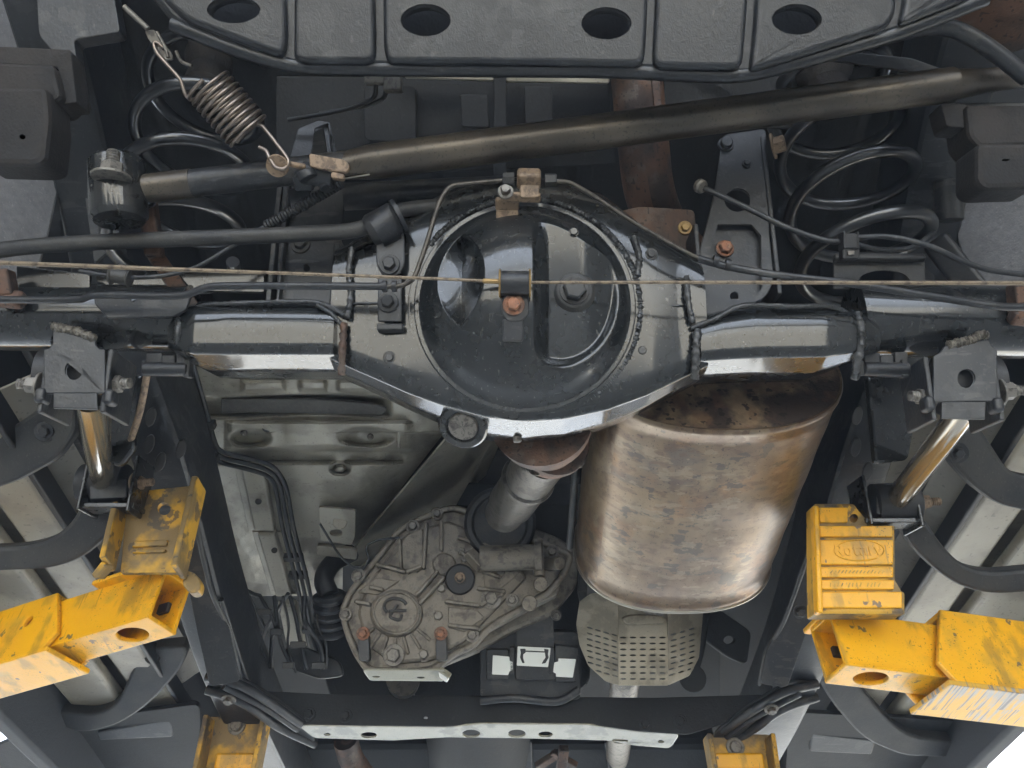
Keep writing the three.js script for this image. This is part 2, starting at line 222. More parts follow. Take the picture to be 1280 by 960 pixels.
const std = (o, P = false) => P ? new THREE.MeshPhysicalMaterial(o) : new THREE.MeshStandardMaterial(o);
const M = {
  gloss: std({ map: T.black, roughness: .3, roughnessMap: T.rough, bumpMap: re(T.pit, 3), bumpScale: .0004, specularIntensity: .4, clearcoat: .9, clearcoatRoughness: .1 }, true),
  satin: std({ map: re(T.splash, 2.6), color: new THREE.Color(.95, .97, 1.02), roughness: .5, roughnessMap: re(T.rough, 4), bumpMap: T.bump, bumpScale: .0005 }),
  dusty: std({ map: re(T.dust, 4.5), color: new THREE.Color(.9, .88, .86), roughness: .62, roughnessMap: T.rough, bumpMap: T.bump, bumpScale: .0006 }),
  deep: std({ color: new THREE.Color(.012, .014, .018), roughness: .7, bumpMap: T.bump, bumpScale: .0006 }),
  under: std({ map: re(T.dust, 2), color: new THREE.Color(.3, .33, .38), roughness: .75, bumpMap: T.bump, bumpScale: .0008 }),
  pale: std({ map: re(T.olive, 4), color: new THREE.Color(.95, .97, .9), roughness: .26, roughnessMap: re(T.rough, 5), bumpMap: T.bump, bumpScale: .0002, clearcoat: .6, clearcoatRoughness: .2 }, true),  // dark paint with its bright floor reflection put into the colour
  plastic: std({ map: T.splash, color: new THREE.Color(.64, .7, .8), roughness: .42, roughnessMap: T.rough, bumpMap: re(T.bump, 9), bumpScale: .0004 }),
  rail: std({ map: re(T.splash, 2.2), color: new THREE.Color(.7, .76, .86), roughness: .5, roughnessMap: re(T.rough, 4), bumpMap: T.bump, bumpScale: .0004 }),
  beamBase: std({ color: new THREE.Color(.016, .017, .019), roughness: .6, bumpMap: re(T.bump, 9), bumpScale: .0003 }),
  rod: std({ map: T.rod, color: new THREE.Color(1.15, 1.12, 1.1), roughness: .4, roughnessMap: re(T.rough, 7), bumpMap: re(T.bump, 9), bumpScale: .00004, metalness: .5 }),
  spring: std({ color: new THREE.Color(.009, .010, .012), roughness: .36, roughnessMap: re(T.rough, 6), clearcoat: .75, clearcoatRoughness: .15 }, true),
  zinc: std({ color: new THREE.Color(.3, .28, .24), metalness: .85, roughness: .38, roughnessMap: re(T.rough, 12), bumpMap: re(T.bump, 12), bumpScale: .0002 }),
  dullZinc: std({ map: re(T.alloy, 9), color: new THREE.Color(.85, .88, .92), metalness: .5, roughness: .5 }),
  brass: std({ color: new THREE.Color(.30, .2, .085), metalness: .6, roughness: .45, bumpMap: re(T.bump, 14), bumpScale: .0004 }),
  copper: std({ map: re(T.rust, 14), color: new THREE.Color(1.5, 1.15, .95), metalness: .2, roughness: .6, bumpMap: re(T.bump, 20), bumpScale: .0006 }),
  pipe: std({ map: re(T.alloy, 12), color: new THREE.Color(.34, .335, .33), metalness: .5, roughness: .42 }),
  wire: std({ map: re(T.alloy, 12), color: new THREE.Color(.95, .82, .66), metalness: .35, roughness: .5 }),
  tan: std({ map: re(T.alloy, 9), color: new THREE.Color(1.1, .86, .66), metalness: .2, roughness: .6, bumpMap: re(T.bump, 10), bumpScale: .0004 }),
  coilWire: std({ color: new THREE.Color(.2, .165, .14), metalness: .75, roughness: .36, roughnessMap: re(T.rough, 14) }),
  shell: std({ map: T.shell, color: new THREE.Color(.64, .575, .48), metalness: .45, roughness: .36, roughnessMap: re(T.rough, 3), bumpMap: re(T.orange, 1.6), bumpScale: .0005 }),
  cap: std({ map: T.cap, metalness: .25, roughness: .7, bumpMap: re(T.bump, 5), bumpScale: .0012 }),
  rust: std({ map: T.rust, color: new THREE.Color(.68, .66, .66), metalness: .3, roughness: .62, bumpMap: re(T.bump, 6), bumpScale: .001 }),
  shield: std({ map: re(T.olive, 5), color: new THREE.Color(1.0, .96, .9), metalness: .55, roughness: .42, bumpMap: re(T.orange, 5), bumpScale: .0006 }),
  yellow: std({ map: T.yellow, roughness: .42, roughnessMap: T.rough, bumpMap: re(T.bump, 5), bumpScale: .0004 }),
  worn: std({ map: T.worn, roughness: .58, roughnessMap: T.rough, bumpMap: re(T.bump, 5), bumpScale: .0009 }),
  scrape: std({ map: T.scrape, roughness: .5, metalness: .25, bumpMap: re(T.bump, 6), bumpScale: .0006 }),
  olive: std({ map: T.olive, color: new THREE.Color(1.25, 1.25, 1.25), metalness: .25, roughness: .42, roughnessMap: re(T.rough, 2), bumpMap: re(T.bump, 3), bumpScale: .0006 }),
  sill: std({ map: re(T.olive, 1.1), color: new THREE.Color(1.05, 1.02, .98), roughness: .45, roughnessMap: re(T.rough, 2), bumpMap: re(T.bump, 2), bumpScale: .0005 }),
  alloy: std({ map: T.alloy, color: new THREE.Color(.9, .89, .86), metalness: .3, roughness: .56, roughnessMap: re(T.rough, 4), bumpMap: re(T.bump, 7), bumpScale: .0009 }),
  shaft: std({ map: re(T.alloy, 5), color: new THREE.Color(.5, .52, .55), metalness: .5, roughness: .42, bumpMap: re(T.bump, 8), bumpScale: .0004 }),
  felt: std({ map: T.felt, roughness: .95, bumpMap: re(T.bump, 6), bumpScale: .0015 }),
  strip: std({ map: T.felt, color: new THREE.Color(.75, .72, .64), roughness: .95, bumpMap: re(T.bump, 8), bumpScale: .001 }),
  rubber: std({ map: T.brownRubber, roughness: .82, bumpMap: re(T.bump, 5), bumpScale: .0012 }),
  black: std({ color: new THREE.Color(.014, .014, .015), roughness: .5, bumpMap: re(T.bump, 10), bumpScale: .0003 }),
  white: std({ color: new THREE.Color(.74, .76, .72), roughness: .5, bumpMap: re(T.bump, 20), bumpScale: .0002 }),
  goldSheen: std({ color: new THREE.Color(.2, .17, .12), metalness: .6, roughness: .2, roughnessMap: re(T.rough, 5), clearcoat: 1, clearcoatRoughness: .08 }, true),  // glossy black rods, golden reflection put into the base colour
  weldMetal: std({ map: re(T.black, 9), color: new THREE.Color(1.3, 1.3, 1.3), roughness: .3, bumpMap: re(T.bump, 22), bumpScale: .0015, clearcoat: .6, clearcoatRoughness: .2 }, true),
  bareWeld: std({ map: re(T.alloy, 14), color: new THREE.Color(1.1, 1.12, 1.12), metalness: .6, roughness: .4, bumpMap: re(T.bump, 22), bumpScale: .0015 }),
  wall: std({ color: new THREE.Color(.3, .29, .27), roughness: .9 }),
  floor: std({ map: T.floor, roughness: .75 }),
};

// ---------------------------------------------------------------- ground far below the lifted car
{ const g = new THREE.CircleGeometry(26, 64).rotateX(-Math.PI / 2).translate(0, -2.35, 0); struct('ground', g, M.floor); }
// the open-ended workshop round the lift: roof and two side walls, a wide doorway in front and behind
{
  const blk = (x0, x1, y0, y1, z0, z1) => new THREE.BoxGeometry(x1 - x0, y1 - y0, z1 - z0).translate((x0 + x1) / 2, (y0 + y1) / 2, (z0 + z1) / 2);
  struct('roof', blk(-4.2, 4.2, 2.3, 2.45, -5, 6.4), M.wall); struct('wall', blk(-4.2, -4.05, -2.35, 2.3, -2.2, 6.4), M.wall); struct('wall', blk(4.05, 4.2, -2.35, 2.3, -2.2, 6.4), M.wall);
}

// ---------------------------------------------------------------- body of the car
const bxIn = (P, x, y, lift, w, h, d, rad = .002) => { const q = P.uv(x, y, lift); return new RoundedBoxGeometry(w, h, d, 2, Math.min(rad, w * .45, h * .45, d * .45)).translate(q.x, q.y, lift - d / 2).applyMatrix4(P.m); };
const body = thing('car_body', 'dark underside of the raised car body with a beige sheet metal floor and outer sills', 'car body');
{
  // outer shell: roofless tray that closes the underside against the light above
  const blk = (x0, x1, y0, y1, z0, z1) => new RoundedBoxGeometry(x1 - x0, y1 - y0, z1 - z0, 2, .01).translate((x0 + x1) / 2, (y0 + y1) / 2, (z0 + z1) / 2);
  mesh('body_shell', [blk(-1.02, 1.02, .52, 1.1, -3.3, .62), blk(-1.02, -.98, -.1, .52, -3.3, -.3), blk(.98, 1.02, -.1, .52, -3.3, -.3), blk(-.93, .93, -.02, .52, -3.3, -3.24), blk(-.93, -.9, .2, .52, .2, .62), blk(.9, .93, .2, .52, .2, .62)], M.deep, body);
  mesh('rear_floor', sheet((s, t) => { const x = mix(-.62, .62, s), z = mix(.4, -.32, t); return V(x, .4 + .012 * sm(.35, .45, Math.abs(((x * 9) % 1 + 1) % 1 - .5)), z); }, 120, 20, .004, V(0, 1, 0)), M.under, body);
  // cross member of the floor seen in the gap under the rear beam
  const cm = face(640, 92, 1.1, N(60));
  mesh('floor_crossrail', [plate(cm, [[505, 82], [618, 84], [618, 101], [505, 97]], .012), plate(cm, [[632, 84], [762, 86], [762, 104], [632, 102]], .012)], M.olive, body);
  mesh('floor_brace', [plate(cm, [[617, 80], [633, 80], [633, 235], [617, 235]], .02, { lift: .004 }), plate(cm, [[575, 118], [610, 118], [612, 160], [577, 158]], .012), plate(cm, [[655, 108], [690, 108], [692, 170], [657, 168]], .012)], M.under, body);
  mesh('floor_brace', [plate(cm, [[345, 95], [760, 100], [770, 205], [345, 225]], .01, { lift: -.05 }), plate(cm, [[455, 105], [520, 108], [520, 180], [455, 175]], .018, { lift: -.03, r: 8 }), plate(cm, [[830, 95], [990, 95], [990, 160], [830, 165]], .012, { lift: -.03, holes: [[876, 90 + 8, 6, 4]] })], M.under, body);
  // beige floor pan with pressed ribs and bowls
  const bowl = (x, y, cx, cy, rx, ry, d) => { const e = Math.hypot((x - cx) / rx, (y - cy) / ry); return d * (1 - sm(.55, 1, e)); };
  const relief = (x, y) => {
    let h = 0; const wav = 3 * Math.sin(x * .02);
    h += .010 * (sm(474, 479, y + wav * .3) - sm(486, 491, y + wav * .3)) * (sm(300, 306, x) - sm(352, 358, x) + sm(372, 378, x) - sm(404, 410, x) + sm(420, 425, x) - sm(460, 465, x));
    h -= .016 * (sm(494, 499, y + wav) - sm(516, 522, y + wav)) * (1 - sm(478, 492, x));
    h += .010 * (sm(526, 529, y) - sm(559, 563, y + wav)) * sm(280, 290, x) * (1 - sm(505, 520, x));
    h -= .012 * (sm(559, 564, y) - sm(576, 581, y)) * (1 - sm(490, 520, x));
    h -= bowl(x, y, 312, 548, 30, 13, .016) + bowl(x, y, 458, 547, 40, 14, .014) + bowl(x, y, 425, 586, 15, 9, .014) + bowl(x, y, 495, 572, 14, 7, .0044);
    h += bowl(x, y, 425, 586, 9, 5, .008);
    return h;
  };
  const pan = sheet((s, t) => { const y = mix(436, 745, t), xr = y < 540 ? 580 : mix(556, 428, Math.min(1, (y - 540) / 165)), x = mix(205 + (y > 560 ? 12 : 0), xr, s); return onY(x, y, .22 + .006 * (fbm(x / 400, y / 400, 16, 3, 77) - .5) + .02 * sm(680, 745, y) - 1.5 * relief(x, y) + .06 * sm(.72, 1.04, s) ** 2 + .02 * sm(.12, 0, s)); }, 190, 170, .004, V(0, 1, 0));
  const panM = mesh('floor_pan', pan, M.olive, body);
  const pf = plane(onY(400, 510, .225), N(90));
  mesh('felt_strip', plate(pf, [[276, 499], [400, 500], [470, 506], [484, 512], [478, 519], [380, 517], [276, 516]], .006, { lift: .004 }), M.strip, panM);
  for (const [x, y] of [[305, 541], [463, 546]]) mesh('stud', [rod(onY(x, y, .234), onY(x, y, .212), .006), rod(onY(x, y, .216), onY(x, y + 1, .203), .0035)], M.dullZinc, panM);
  mesh('plug', rod(onY(334, 534, .214), onY(334, 534, .209), .009), M.black, panM);
  mesh('pressed_bead', [tube([onY(367, 532, .212), onY(372, 529, .212), onY(486, 530, .212), onY(497, 534, .212), onY(499, 560, .212)], .0028, { bend: .01 }), tube([onY(370, 556, .214), onY(378, 550, .214), onY(386, 546, .214)], .0026)], M.olive, panM);
  mesh('tunnel_wall', sheet((s, t) => { const a = onY(mix(582, 424, s), mix(520, 708, s), .216), b = onY(mix(640, 560, s), mix(520, 700, s), .42); return a.lerp(b, t).addScaledVector(V(1, 0, 0), .012 * (sm(.3, .4, t) - sm(.7, .8, t))); }, 30, 24, .004, V(-.7, .7, 0)), M.olive, body);
  const pb = plane(onY(425, 660, .19), N(78, 10));
  mesh('tunnel_bracket', [plate(pb, [[398, 634], [445, 638], [444, 672], [440, 682], [400, 676]], .006, { holes: [[420, 666, 9, 5]] }), plate(pb, [[396, 682], [446, 688], [446, 700], [396, 694]], .01), rod(pb.hit(425, 653), pb.hit(425, 653, .004), .014)], M.olive, body);
  // hat section stiffeners beside the pipes
  for (const [a, b, w, h0] of [[[316, 578], [332, 660], .042, .205], [[334, 664], [356, 742], .036, .19], [[362, 752], [372, 806], .03, .17]]) mesh('stiffener', [bar(onY(...a, h0), onY(...b, h0 - .01), w, .02, V(0, 1, 0), .006), bar(onY(...a, h0 + .012), onY(...b, h0 + .002), w * 1.7, .004)], M.olive, body);
  for (const [x, y, h0] of [[323, 627, .19], [343, 688, .172]]) mesh('slot_plug', rod(onY(x, y, h0), onY(x, y, h0 - .004), .006), M.black, body);
  // front floor, dark and out of the light
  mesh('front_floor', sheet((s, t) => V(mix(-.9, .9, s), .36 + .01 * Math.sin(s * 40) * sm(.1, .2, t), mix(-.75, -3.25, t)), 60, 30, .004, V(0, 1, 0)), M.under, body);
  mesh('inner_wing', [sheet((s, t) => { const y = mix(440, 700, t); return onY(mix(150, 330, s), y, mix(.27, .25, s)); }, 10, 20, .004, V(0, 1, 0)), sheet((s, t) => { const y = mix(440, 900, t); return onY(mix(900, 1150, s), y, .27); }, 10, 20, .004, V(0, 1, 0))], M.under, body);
  // outer sills: beige rocker panels with a bright running board along them
  for (const s of [-1, 1]) {
    const X = v => s * v;
    mesh('sill', sheet((a, t) => V(X(mix(.62, 1.0, a)), .155 - .05 * sm(.3, .5, a), mix(-.22, -1.2, t)), 24, 30, .006, V(0, 1, 0)), M.sill, body);
    mesh('sill_flange', bar(V(X(.69), .1, .02), V(X(.69), .1, -1.5), .012, .03), M.satin, body);
  }
}
// running boards outside the sills
for (const s of [-1, 1]) {
  const b = thing('running_board', s < 0 ? 'pale running board along the left sill above the yellow tube end' : 'pale running board along the right sill behind the ribbed lift pad', 'running board', 'running boards under the sills');
  mesh('board', [bar(V(s * .79, .045, .1), V(s * .79, .045, -1.6), .085, .03, V(0, 1, 0), .012), bar(V(s * .915, .03, .1), V(s * .915, .03, -1.6), .12, .03, V(0, 1, 0), .012)], M.sill, b);
  mesh('edge_trim', bar(V(s * .738, .04, .1), V(s * .738, .04, -1.6), .01, .036, V(0, 1, 0), .003), M.black, b);
}

// ---------------------------------------------------------------- rear axle
const A = plane(at(656, 382, .925), N(36));
const axle = thing('rear_axle', 'black solid rear axle with a round differential cover in its middle', 'axle');
const ringAt = (x, top, bot, c0, b, p, fl = 0, n = 48) => {   // a section of the axle at picture column x; fl is the width of the pressed bevel along its lower edge
  const T0 = A.uv(x, top, c0), B0 = A.uv(x, bot, c0), cu = (T0.x + B0.x) / 2, cv = (T0.y + B0.y) / 2, h = (T0.y - B0.y) / 2, out = [], sp = q => Math.sign(q) * Math.pow(Math.abs(q), 2 / p), m = fl ? n / 2 : n;
  for (let i = 0; i < m; i++) { const t = i / n * 2 * Math.PI; out.push([b * sp(Math.cos(t)), h * sp(Math.sin(t))]); }
  if (fl) { const k = [[-b, 0], [-b, -h * .8], [-b * .8, -h], [b - fl, -h], [b - .003, -h + .3 * fl], [b, -h + .3 * fl + .007], [b, 0]], seg = [2, 2, 4, 8, 3, 5];
    seg.forEach((q, e) => { for (let i = 0; i < q; i++) out.push([mix(k[e][0], k[e + 1][0], i / q), mix(k[e][1], k[e + 1][1], i / q)]); }); }
  return out.map(([c, v]) => A.pt(cu, cv + v, c0 + c)); };
const loftKeys = (keys, step) => { const out = []; for (let x = keys[0][0]; x <= keys.at(-1)[0] + 1e-6; x += step) out.push(ringAt(x, ...lerpPx(keys, x))); return loft(out, { crease: .9 }); };
{
  for (const [k] of [[[[-60, 357, 437], [120, 357, 438], [245, 358, 440]]], [[[1066, 357, 446], [1200, 358, 447], [1340, 360, 449]]]])
    mesh('axle_tube', loftKeys(k.map(q => [...q, -.055, .04, 2.05]), 20), M.gloss, axle);
  mesh('tube_sleeve', loftKeys([[226, 388, 442, -.055, .036, 2, .004], [238, 382, 450, -.052, .042, 2.1, .012], [262, 381, 464, -.056, .056, 2.3, .038], [300, 381, 466, -.056, .058, 2.4, .042], [400, 382, 466, -.056, .058, 2.4, .042], [432, 384, 466, -.056, .058, 2.4, .042]], 4), M.gloss, axle);
  mesh('tube_sleeve', loftKeys([[862, 404, 474, -.056, .058, 2.4, .042], [890, 394, 472, -.056, .058, 2.4, .042], [930, 387, 470, -.056, .058, 2.4, .042], [1010, 386, 469, -.056, .058, 2.4, .042], [1046, 388, 458, -.054, .052, 2.2, .026], [1066, 390, 450, -.052, .042, 2.1, .01], [1082, 394, 446, -.055, .038, 2, .004]], 4), M.gloss, axle);
  mesh('axle_housing', loftKeys([[426, 318, 467, -.062, .054, 3.6, .03], [470, 298, 487, -.065, .058, 3.6, .03], [520, 268, 511, -.063, .063, 3.4, .034], [560, 248, 528, -.066, .068, 3.2, .042], [610, 233, 545, -.069, .072, 3, .052], [656, 229, 551, -.07, .074, 3, .055], [700, 233, 547, -.069, .072, 3, .052], [750, 250, 533, -.066, .068, 3.2, .042], [800, 290, 512, -.063, .063, 3.4, .034], [840, 318, 491, -.065, .058, 3.6, .03], [874, 340, 474, -.062, .054, 3.6, .03]], 6), M.gloss, axle);
  // differential cover
  const c0 = A.uv(656, 382), R = A.uv(796, 382).x - c0.x, CV = (u, v, h) => A.pt(c0.x + u * R, c0.y + v * R * .985, h);
  const height = (u, v) => {
    const r = Math.hypot(u, v); let h = .004 + (r < .94 ? .059 * (1 - (r / .94) ** 2.5) * (1 - .25 * sm(.8, .94, r)) : 0);
    const q = 1 - ((v - .17) / .44) ** 2; if (q > 0) { const w = .21 * Math.pow(q, .8), d = Math.abs(u + .555); if (d < w) h -= .026 * (1 - d / w); }
    const e = Math.hypot((u - .30) / .55, (v - .15) / .80), m = sm(.05, .215, u) * (1 - sm(.84, 1.0, e));
    h = mix(h, Math.min(h, .028 + .010 * (v - .1) - .016 * sm(.45, .9, u)), m);
    return r > .985 ? h - .012 * sm(.985, 1, r) : h;
  };
  const nr = 170, na = 420, pos = [], idx = []; pos.push(...CV(0, 0, height(0, 0)).toArray());
  for (let i = 1; i <= nr; i++) for (let k = 0; k < na; k++) { const r = i / nr, a = k / na * 2 * Math.PI; let u = r * Math.cos(a), v = r * Math.sin(a); pos.push(...CV(u, v, height(u, v)).toArray()); }
  for (let k = 0; k < na; k++) idx.push(0, 1 + k, 1 + (k + 1) % na);
  for (let i = 0; i < nr - 1; i++) for (let k = 0; k < na; k++) { const a = 1 + i * na + k, b = 1 + i * na + (k + 1) % na; idx.push(a, a + na, b, b, a + na, b + na); }
  const cg = new THREE.BufferGeometry(); cg.setAttribute('position', new THREE.Float32BufferAttribute(pos, 3)); cg.setIndex(idx); cg.computeVertexNormals();
  const cover = mesh('differential_cover', cg, M.gloss, axle);
  mesh('fill_plug', [turned(CV(.425, .07, .0225), CV(.425, .07, .1), [[0, 0], [0, .024], [.004, .024], [.006, .0215], [.0075, .0205], [.0085, .0185], [.0085, 0]], 40), bolt(CV(.425, .07, .0305), A.n, .0135, .010, { washer: 1.25 })], M.dusty, cover);
  mesh('stud', bolt(CV(.425, .60, .031), A.n, .005, .003, { washer: 1.2 }), M.gloss, cover);
  mesh('cover_seam', weld(Array.from({ length: 61 }, (_, i) => { const a = -1.05 + i / 60 * 3.6; return CV(1.03 * Math.cos(a), 1.03 * Math.sin(a), -.002); }), .0042), M.weldMetal, cover);
  mesh('cover_rim', tube(Array.from({ length: 90 }, (_, i) => { const a = 2.5 + i / 89 * 2.85; return CV(1.035 * Math.cos(a), 1.035 * Math.sin(a), -.002); }), .0022, { smooth: true, seg: 180 }), M.gloss, cover);
  // tongue at the top edge and welded tab near the middle
  const tg = plane(A.hit(633, 262, .026), N(52));
  mesh('top_tab', [plate(tg, [[620, 262], [648, 262], [648, 279], [620, 279]], .003), bar(tg.hit(619, 255), tg.hit(649, 255), .016, .008, V(0, 1, 0), .003)], M.tan, cover);
  const mp = plane(A.hit(643, 385, .067), N(40));
  mesh('cable_bracket', [plate(mp, [[627, 366], [661, 366], [661, 392], [652, 402], [634, 402], [627, 392]], .003, { r: 4 }), plate(plane(A.hit(641, 412, .064), N(44)), [[628, 399], [654, 399], [654, 427], [628, 427]], .003), turned(at(625, 354, .853), at(662, 354, .853), [[0, 0], [0, .0125], [.0015, .0132], [.03, .0132], [.0315, .0125], [.0315, 0]], 24)], M.satin, cover);
  for (const g of [rod(at(623.5, 354, .853), at(626, 354, .853), .0155), rod(at(661, 354, .853), at(663.5, 354, .853), .0155)]) mesh('sleeve_ring', g, M.brass, cover);
  mesh('bracket_bolt', bolt(mp.hit(642, 381, .001), mp.n, .0078, .006, { washer: 1.5 }), M.copper, cover);
  // drain plug and casting foot
  const dp = A.pt(A.uv(580, 530, -.028).x, A.uv(580, 530, -.028).y, -.028), dn = N(70, -24);
  mesh('drain_plug', [turned(dp.clone().addScaledVector(dn, -.02), dp.clone().addScaledVector(dn, 1), [[0, 0], [0, .029], [.026, .029], [.0285, .0265], [.0285, .02], [.025, .0185], [.025, 0]], 36)], M.gloss, axle);
  mesh('drain_plug_face', turned(dp.clone().addScaledVector(dn, .004), dp.clone().addScaledVector(dn, 1), [[0, 0], [0, .018], [.004, .0165], [.004, 0]], 30), M.dullZinc, axle);
  mesh('pinion_nose', turned(A.pt(A.uv(676, 520, -.1).x, A.uv(676, 520, -.1).y, -.1), onZ(688, 560, -.19), [[0, 0], [0, .066], [.03, .062], [.05, .046], [.085, .044], [.085, 0]], 36), M.rust, axle);
  mesh('breather_post', rod(A.hit(646, 543, -.05), A.hit(647, 553, -.05), .005), M.dullZinc, axle);
  mesh('casting_tab', bar(A.hit(720, 536, -.06), A.hit(742, 518, -.06), .012, .012), M.dullZinc, axle);
  // small round marks on the housing
  for (const [x, y] of [[814, 318], [802, 439], [487, 447]]) mesh('weld_nut', bolt(A.hit(x, y, -.004), A.n, .0052, .0025, { washer: 1.4, hex: false }), M.weldMetal, axle);
  for (const g of [weld([A.hit(797, 381, -.003), A.hit(865, 383, -.008)], .0016), weld([A.hit(440, 379, -.006), A.hit(512, 379, -.002)], .0016)]) mesh('housing_seam', g, M.gloss, axle);
  // weld beads
  const W = (pts, r, m = M.weldMetal) => mesh('weld_bead', weld(pts.map(([x, y, l = 0]) => A.hit(x, y, l)), r * .85), m, axle);
  W([[236, 392, -.02], [250, 383, -.012], [300, 379, -.004], [370, 377, -.002], [400, 379, -.002], [432, 395, -.002]], .0034);
  W([[396, 381, 0], [414, 392, 0], [430, 410, 0]], .003);
  W([[864, 410, -.002], [895, 398, .0], [925, 383, .0], [985, 383, .0], [1040, 384, -.006], [1066, 396, -.018]], .0036);
  W([[872, 412, .0], [870, 440, .003], [868, 474, -.006]], .0056);
  W([[430, 404, .0], [428, 440, .004], [427, 468, -.008]], .005, M.rust);
  W([[1072, 392, -.012], [1077, 420, -.004], [1072, 452, -.01], [1068, 474, -.02]], .0056);
  W([[226, 395, -.014], [222, 420, -.008], [226, 440, -.02]], .005);
  W([[440, 310, -.002], [436, 340, -.001], [438, 372, -.001], [434, 398, 0]], .0044);
  W([[792, 296, -.002], [799, 318, .001], [797, 345, .001]], .0044);
  W([[858, 345, -.004], [860, 375, -.002], [866, 404, 0]], .0045);
  // upper brackets welded above the tubes
  const rb = face(920, 290, .985, N(28));
  const RB = mesh('upper_bracket', [plate(rb, [[903, 168], [958, 160], [962, 290], [968, 350], [958, 372], [930, 384], [872, 396], [864, 372], [866, 340], [882, 285], [894, 235]], .004, { r: 8, holes: [[922, 250, 18, 16], [[896, 279], [940, 279], [953, 294], [955, 360], [940, 375], [894, 375], [879, 362], [884, 318]]] }), plate(rb, [[890, 270], [946, 270], [962, 290], [962, 366], [944, 384], [888, 384], [872, 366], [876, 310]], .003, { lift: -.011, r: 12, holes: [[918, 370, 7, 7]] }), bxIn(rb, 964, 265, .002, .006, .22, .05), bxIn(rb, 874, 330, .002, .006, .11, .05)], M.satin, axle);
  mesh('clip_bolt', bolt(rb.hit(906, 311, -.008), rb.n, .0085, .006, { washer: 1.3 }), M.copper, RB);
  mesh('stud', [bolt(rb.hit(907, 181), rb.n, .008, .005, { washer: 1.3, hex: false }), bolt(rb.hit(933, 205), rb.n, .004, .002, { hex: false })], M.satin, RB);
  mesh('end_bolt', bolt(rb.hit(966, 183, .006), V(1, -.2, .5).normalize(), .011, .012), M.tan, RB);
  const lb = face(385, 300, .99, N(28));
  const LB = mesh('upper_bracket', [plate(lb, [[352, 232], [372, 160], [398, 150], [412, 152], [432, 240], [426, 300], [444, 330], [440, 384], [356, 384], [346, 350]], .004, { holes: [[383, 335, 6, 6]] }), plate(lb, [[392, 160], [410, 152], [416, 205], [396, 200]], .004, { lift: .012 }), bxIn(lb, 344, 285, .004, .007, .2, .05), bxIn(lb, 354, 300, .012, .004, .16, .03), bxIn(lb, 418, 345, .006, .008, .09, .02)], M.satin, axle);
  mesh('bracket_nut', bolt(lb.hit(376, 306), lb.n, .008, .005), M.dusty, LB);
  const hb = plane(A.hit(487, 340, .012), N(34));
  const HB = mesh('pipe_bracket', [plate(hb, [[470, 285], [505, 285], [506, 330], [498, 345], [478, 345], [470, 330]], .004, { r: 6 }), plate(hb, [[472, 343], [502, 343], [502, 402], [472, 402]], .004, { lift: -.004 }), bxIn(hb, 487, 408, -.004, .03, .008, .02)], M.satin, axle);
  mesh('bracket_bolt', bolt(hb.hit(487, 331, .001), hb.n, .008, .006), M.dusty, HB);
  mesh('bracket_bolt', bolt(hb.hit(485, 378, -.003), hb.n, .008, .006), M.dusty, HB);
  // flat plates on top of the tubes
  const tp = plane(A.hit(170, 378, .002), N(36));
  mesh('tube_plate', [plate(tp, [[116, 364], [240, 366], [232, 388], [216, 396], [134, 398], [118, 380]], .005, { holes: [[166, 374, 6, 5]] })], M.satin, axle);
  mesh('tube_plate', [plate(tp, [[20, 332], [112, 342], [112, 366], [20, 366]], .006, { lift: -.03 }), plate(tp, [[120, 330], [330, 340], [330, 366], [120, 362]], .006, { lift: -.05 })], M.gloss, axle);
  mesh('tube_lug', [bar(at(2, 338, .93), at(8, 372, .93), .022, .024, V(0, 0, 1), .004), bar(at(-6, 372, .93), at(32, 376, .93), .02, .02, V(0, 1, 0), .008)], M.rust, axle);
  mesh('tube_lug', [bar(at(1272, 355, .93), at(1276, 400, .93), .02, .02, V(0, 0, 1), .004), bar(at(1262, 395, .93), at(1290, 398, .93), .02, .016, V(0, 1, 0), .006)], M.rust, axle);
  // spring seats
  mesh('spring_seat', [plate(face(1098, 335, .99, N(40)), [[1042, 320], [1156, 320], [1158, 362], [1042, 362]], .004, { holes: [[1105, 352, 34, 16]] }), bar(at(1042, 322, .985), at(1156, 322, .985), .008, .01)], M.dusty, axle);
  
  // brackets that carry the lower links
  const link = (s, out, hole, lip, bl, br, wl, n) => {
    const P = face(hole[0], hole[1], .905, n);
    const b = mesh('link_bracket', [plate(P, out, .005, { r: 2, holes: [[...hole, 13, 13.5]] }), plate(P, lip, .005, { r: 1 }),
      bxIn(P, out[2][0] < 640 ? 55 : 1163, hole[1] + 12, -.002, .006, .075, .07), bxIn(P, out[2][0] < 640 ? 133 : 1247, hole[1] + 12, -.002, .006, .075, .07),
      bxIn(P, hole[0] - 44 * 1, hole[1] + 30, .004, .012, .018, .02, .005), bxIn(P, hole[0] + 42, hole[1] + 32, .004, .012, .018, .02, .005)], M.satin, axle);
    mesh('link_bolt', bolt(P.hit(...br, -.02), V(1, 0, .12).normalize(), .0105, .012, { washer: 1.45, stud: .012 }), M.dullZinc, b);
    mesh('link_bolt', bolt(P.hit(...bl, -.02), V(-1, 0, .12).normalize(), .0105, .012, { washer: 1.45, stud: .012 }), M.dullZinc, b);
    mesh('weld_bead', weld(wl.map(([x, y]) => P.hit(x, y, -.001)), (.0052)), M.bareWeld, b);
    mesh('bush', rod(P.hit(hole[0] - 34, hole[1] + 8, -.05), P.hit(hole[0] + 34, hole[1] + 8, -.05), .036, 40), M.black, b);
  };
  link(-1, [[66, 412], [119, 424], [119, 431], [124, 436], [131, 436], [131, 492], [54, 492], [54, 436], [60, 436], [65, 430]], [92, 463], [[66, 491], [121, 491], [122, 512], [66, 510]], [51, 482], [137, 481], [[66, 408], [80, 411], [96, 414], [108, 419], [119, 424]], N(30, 4));
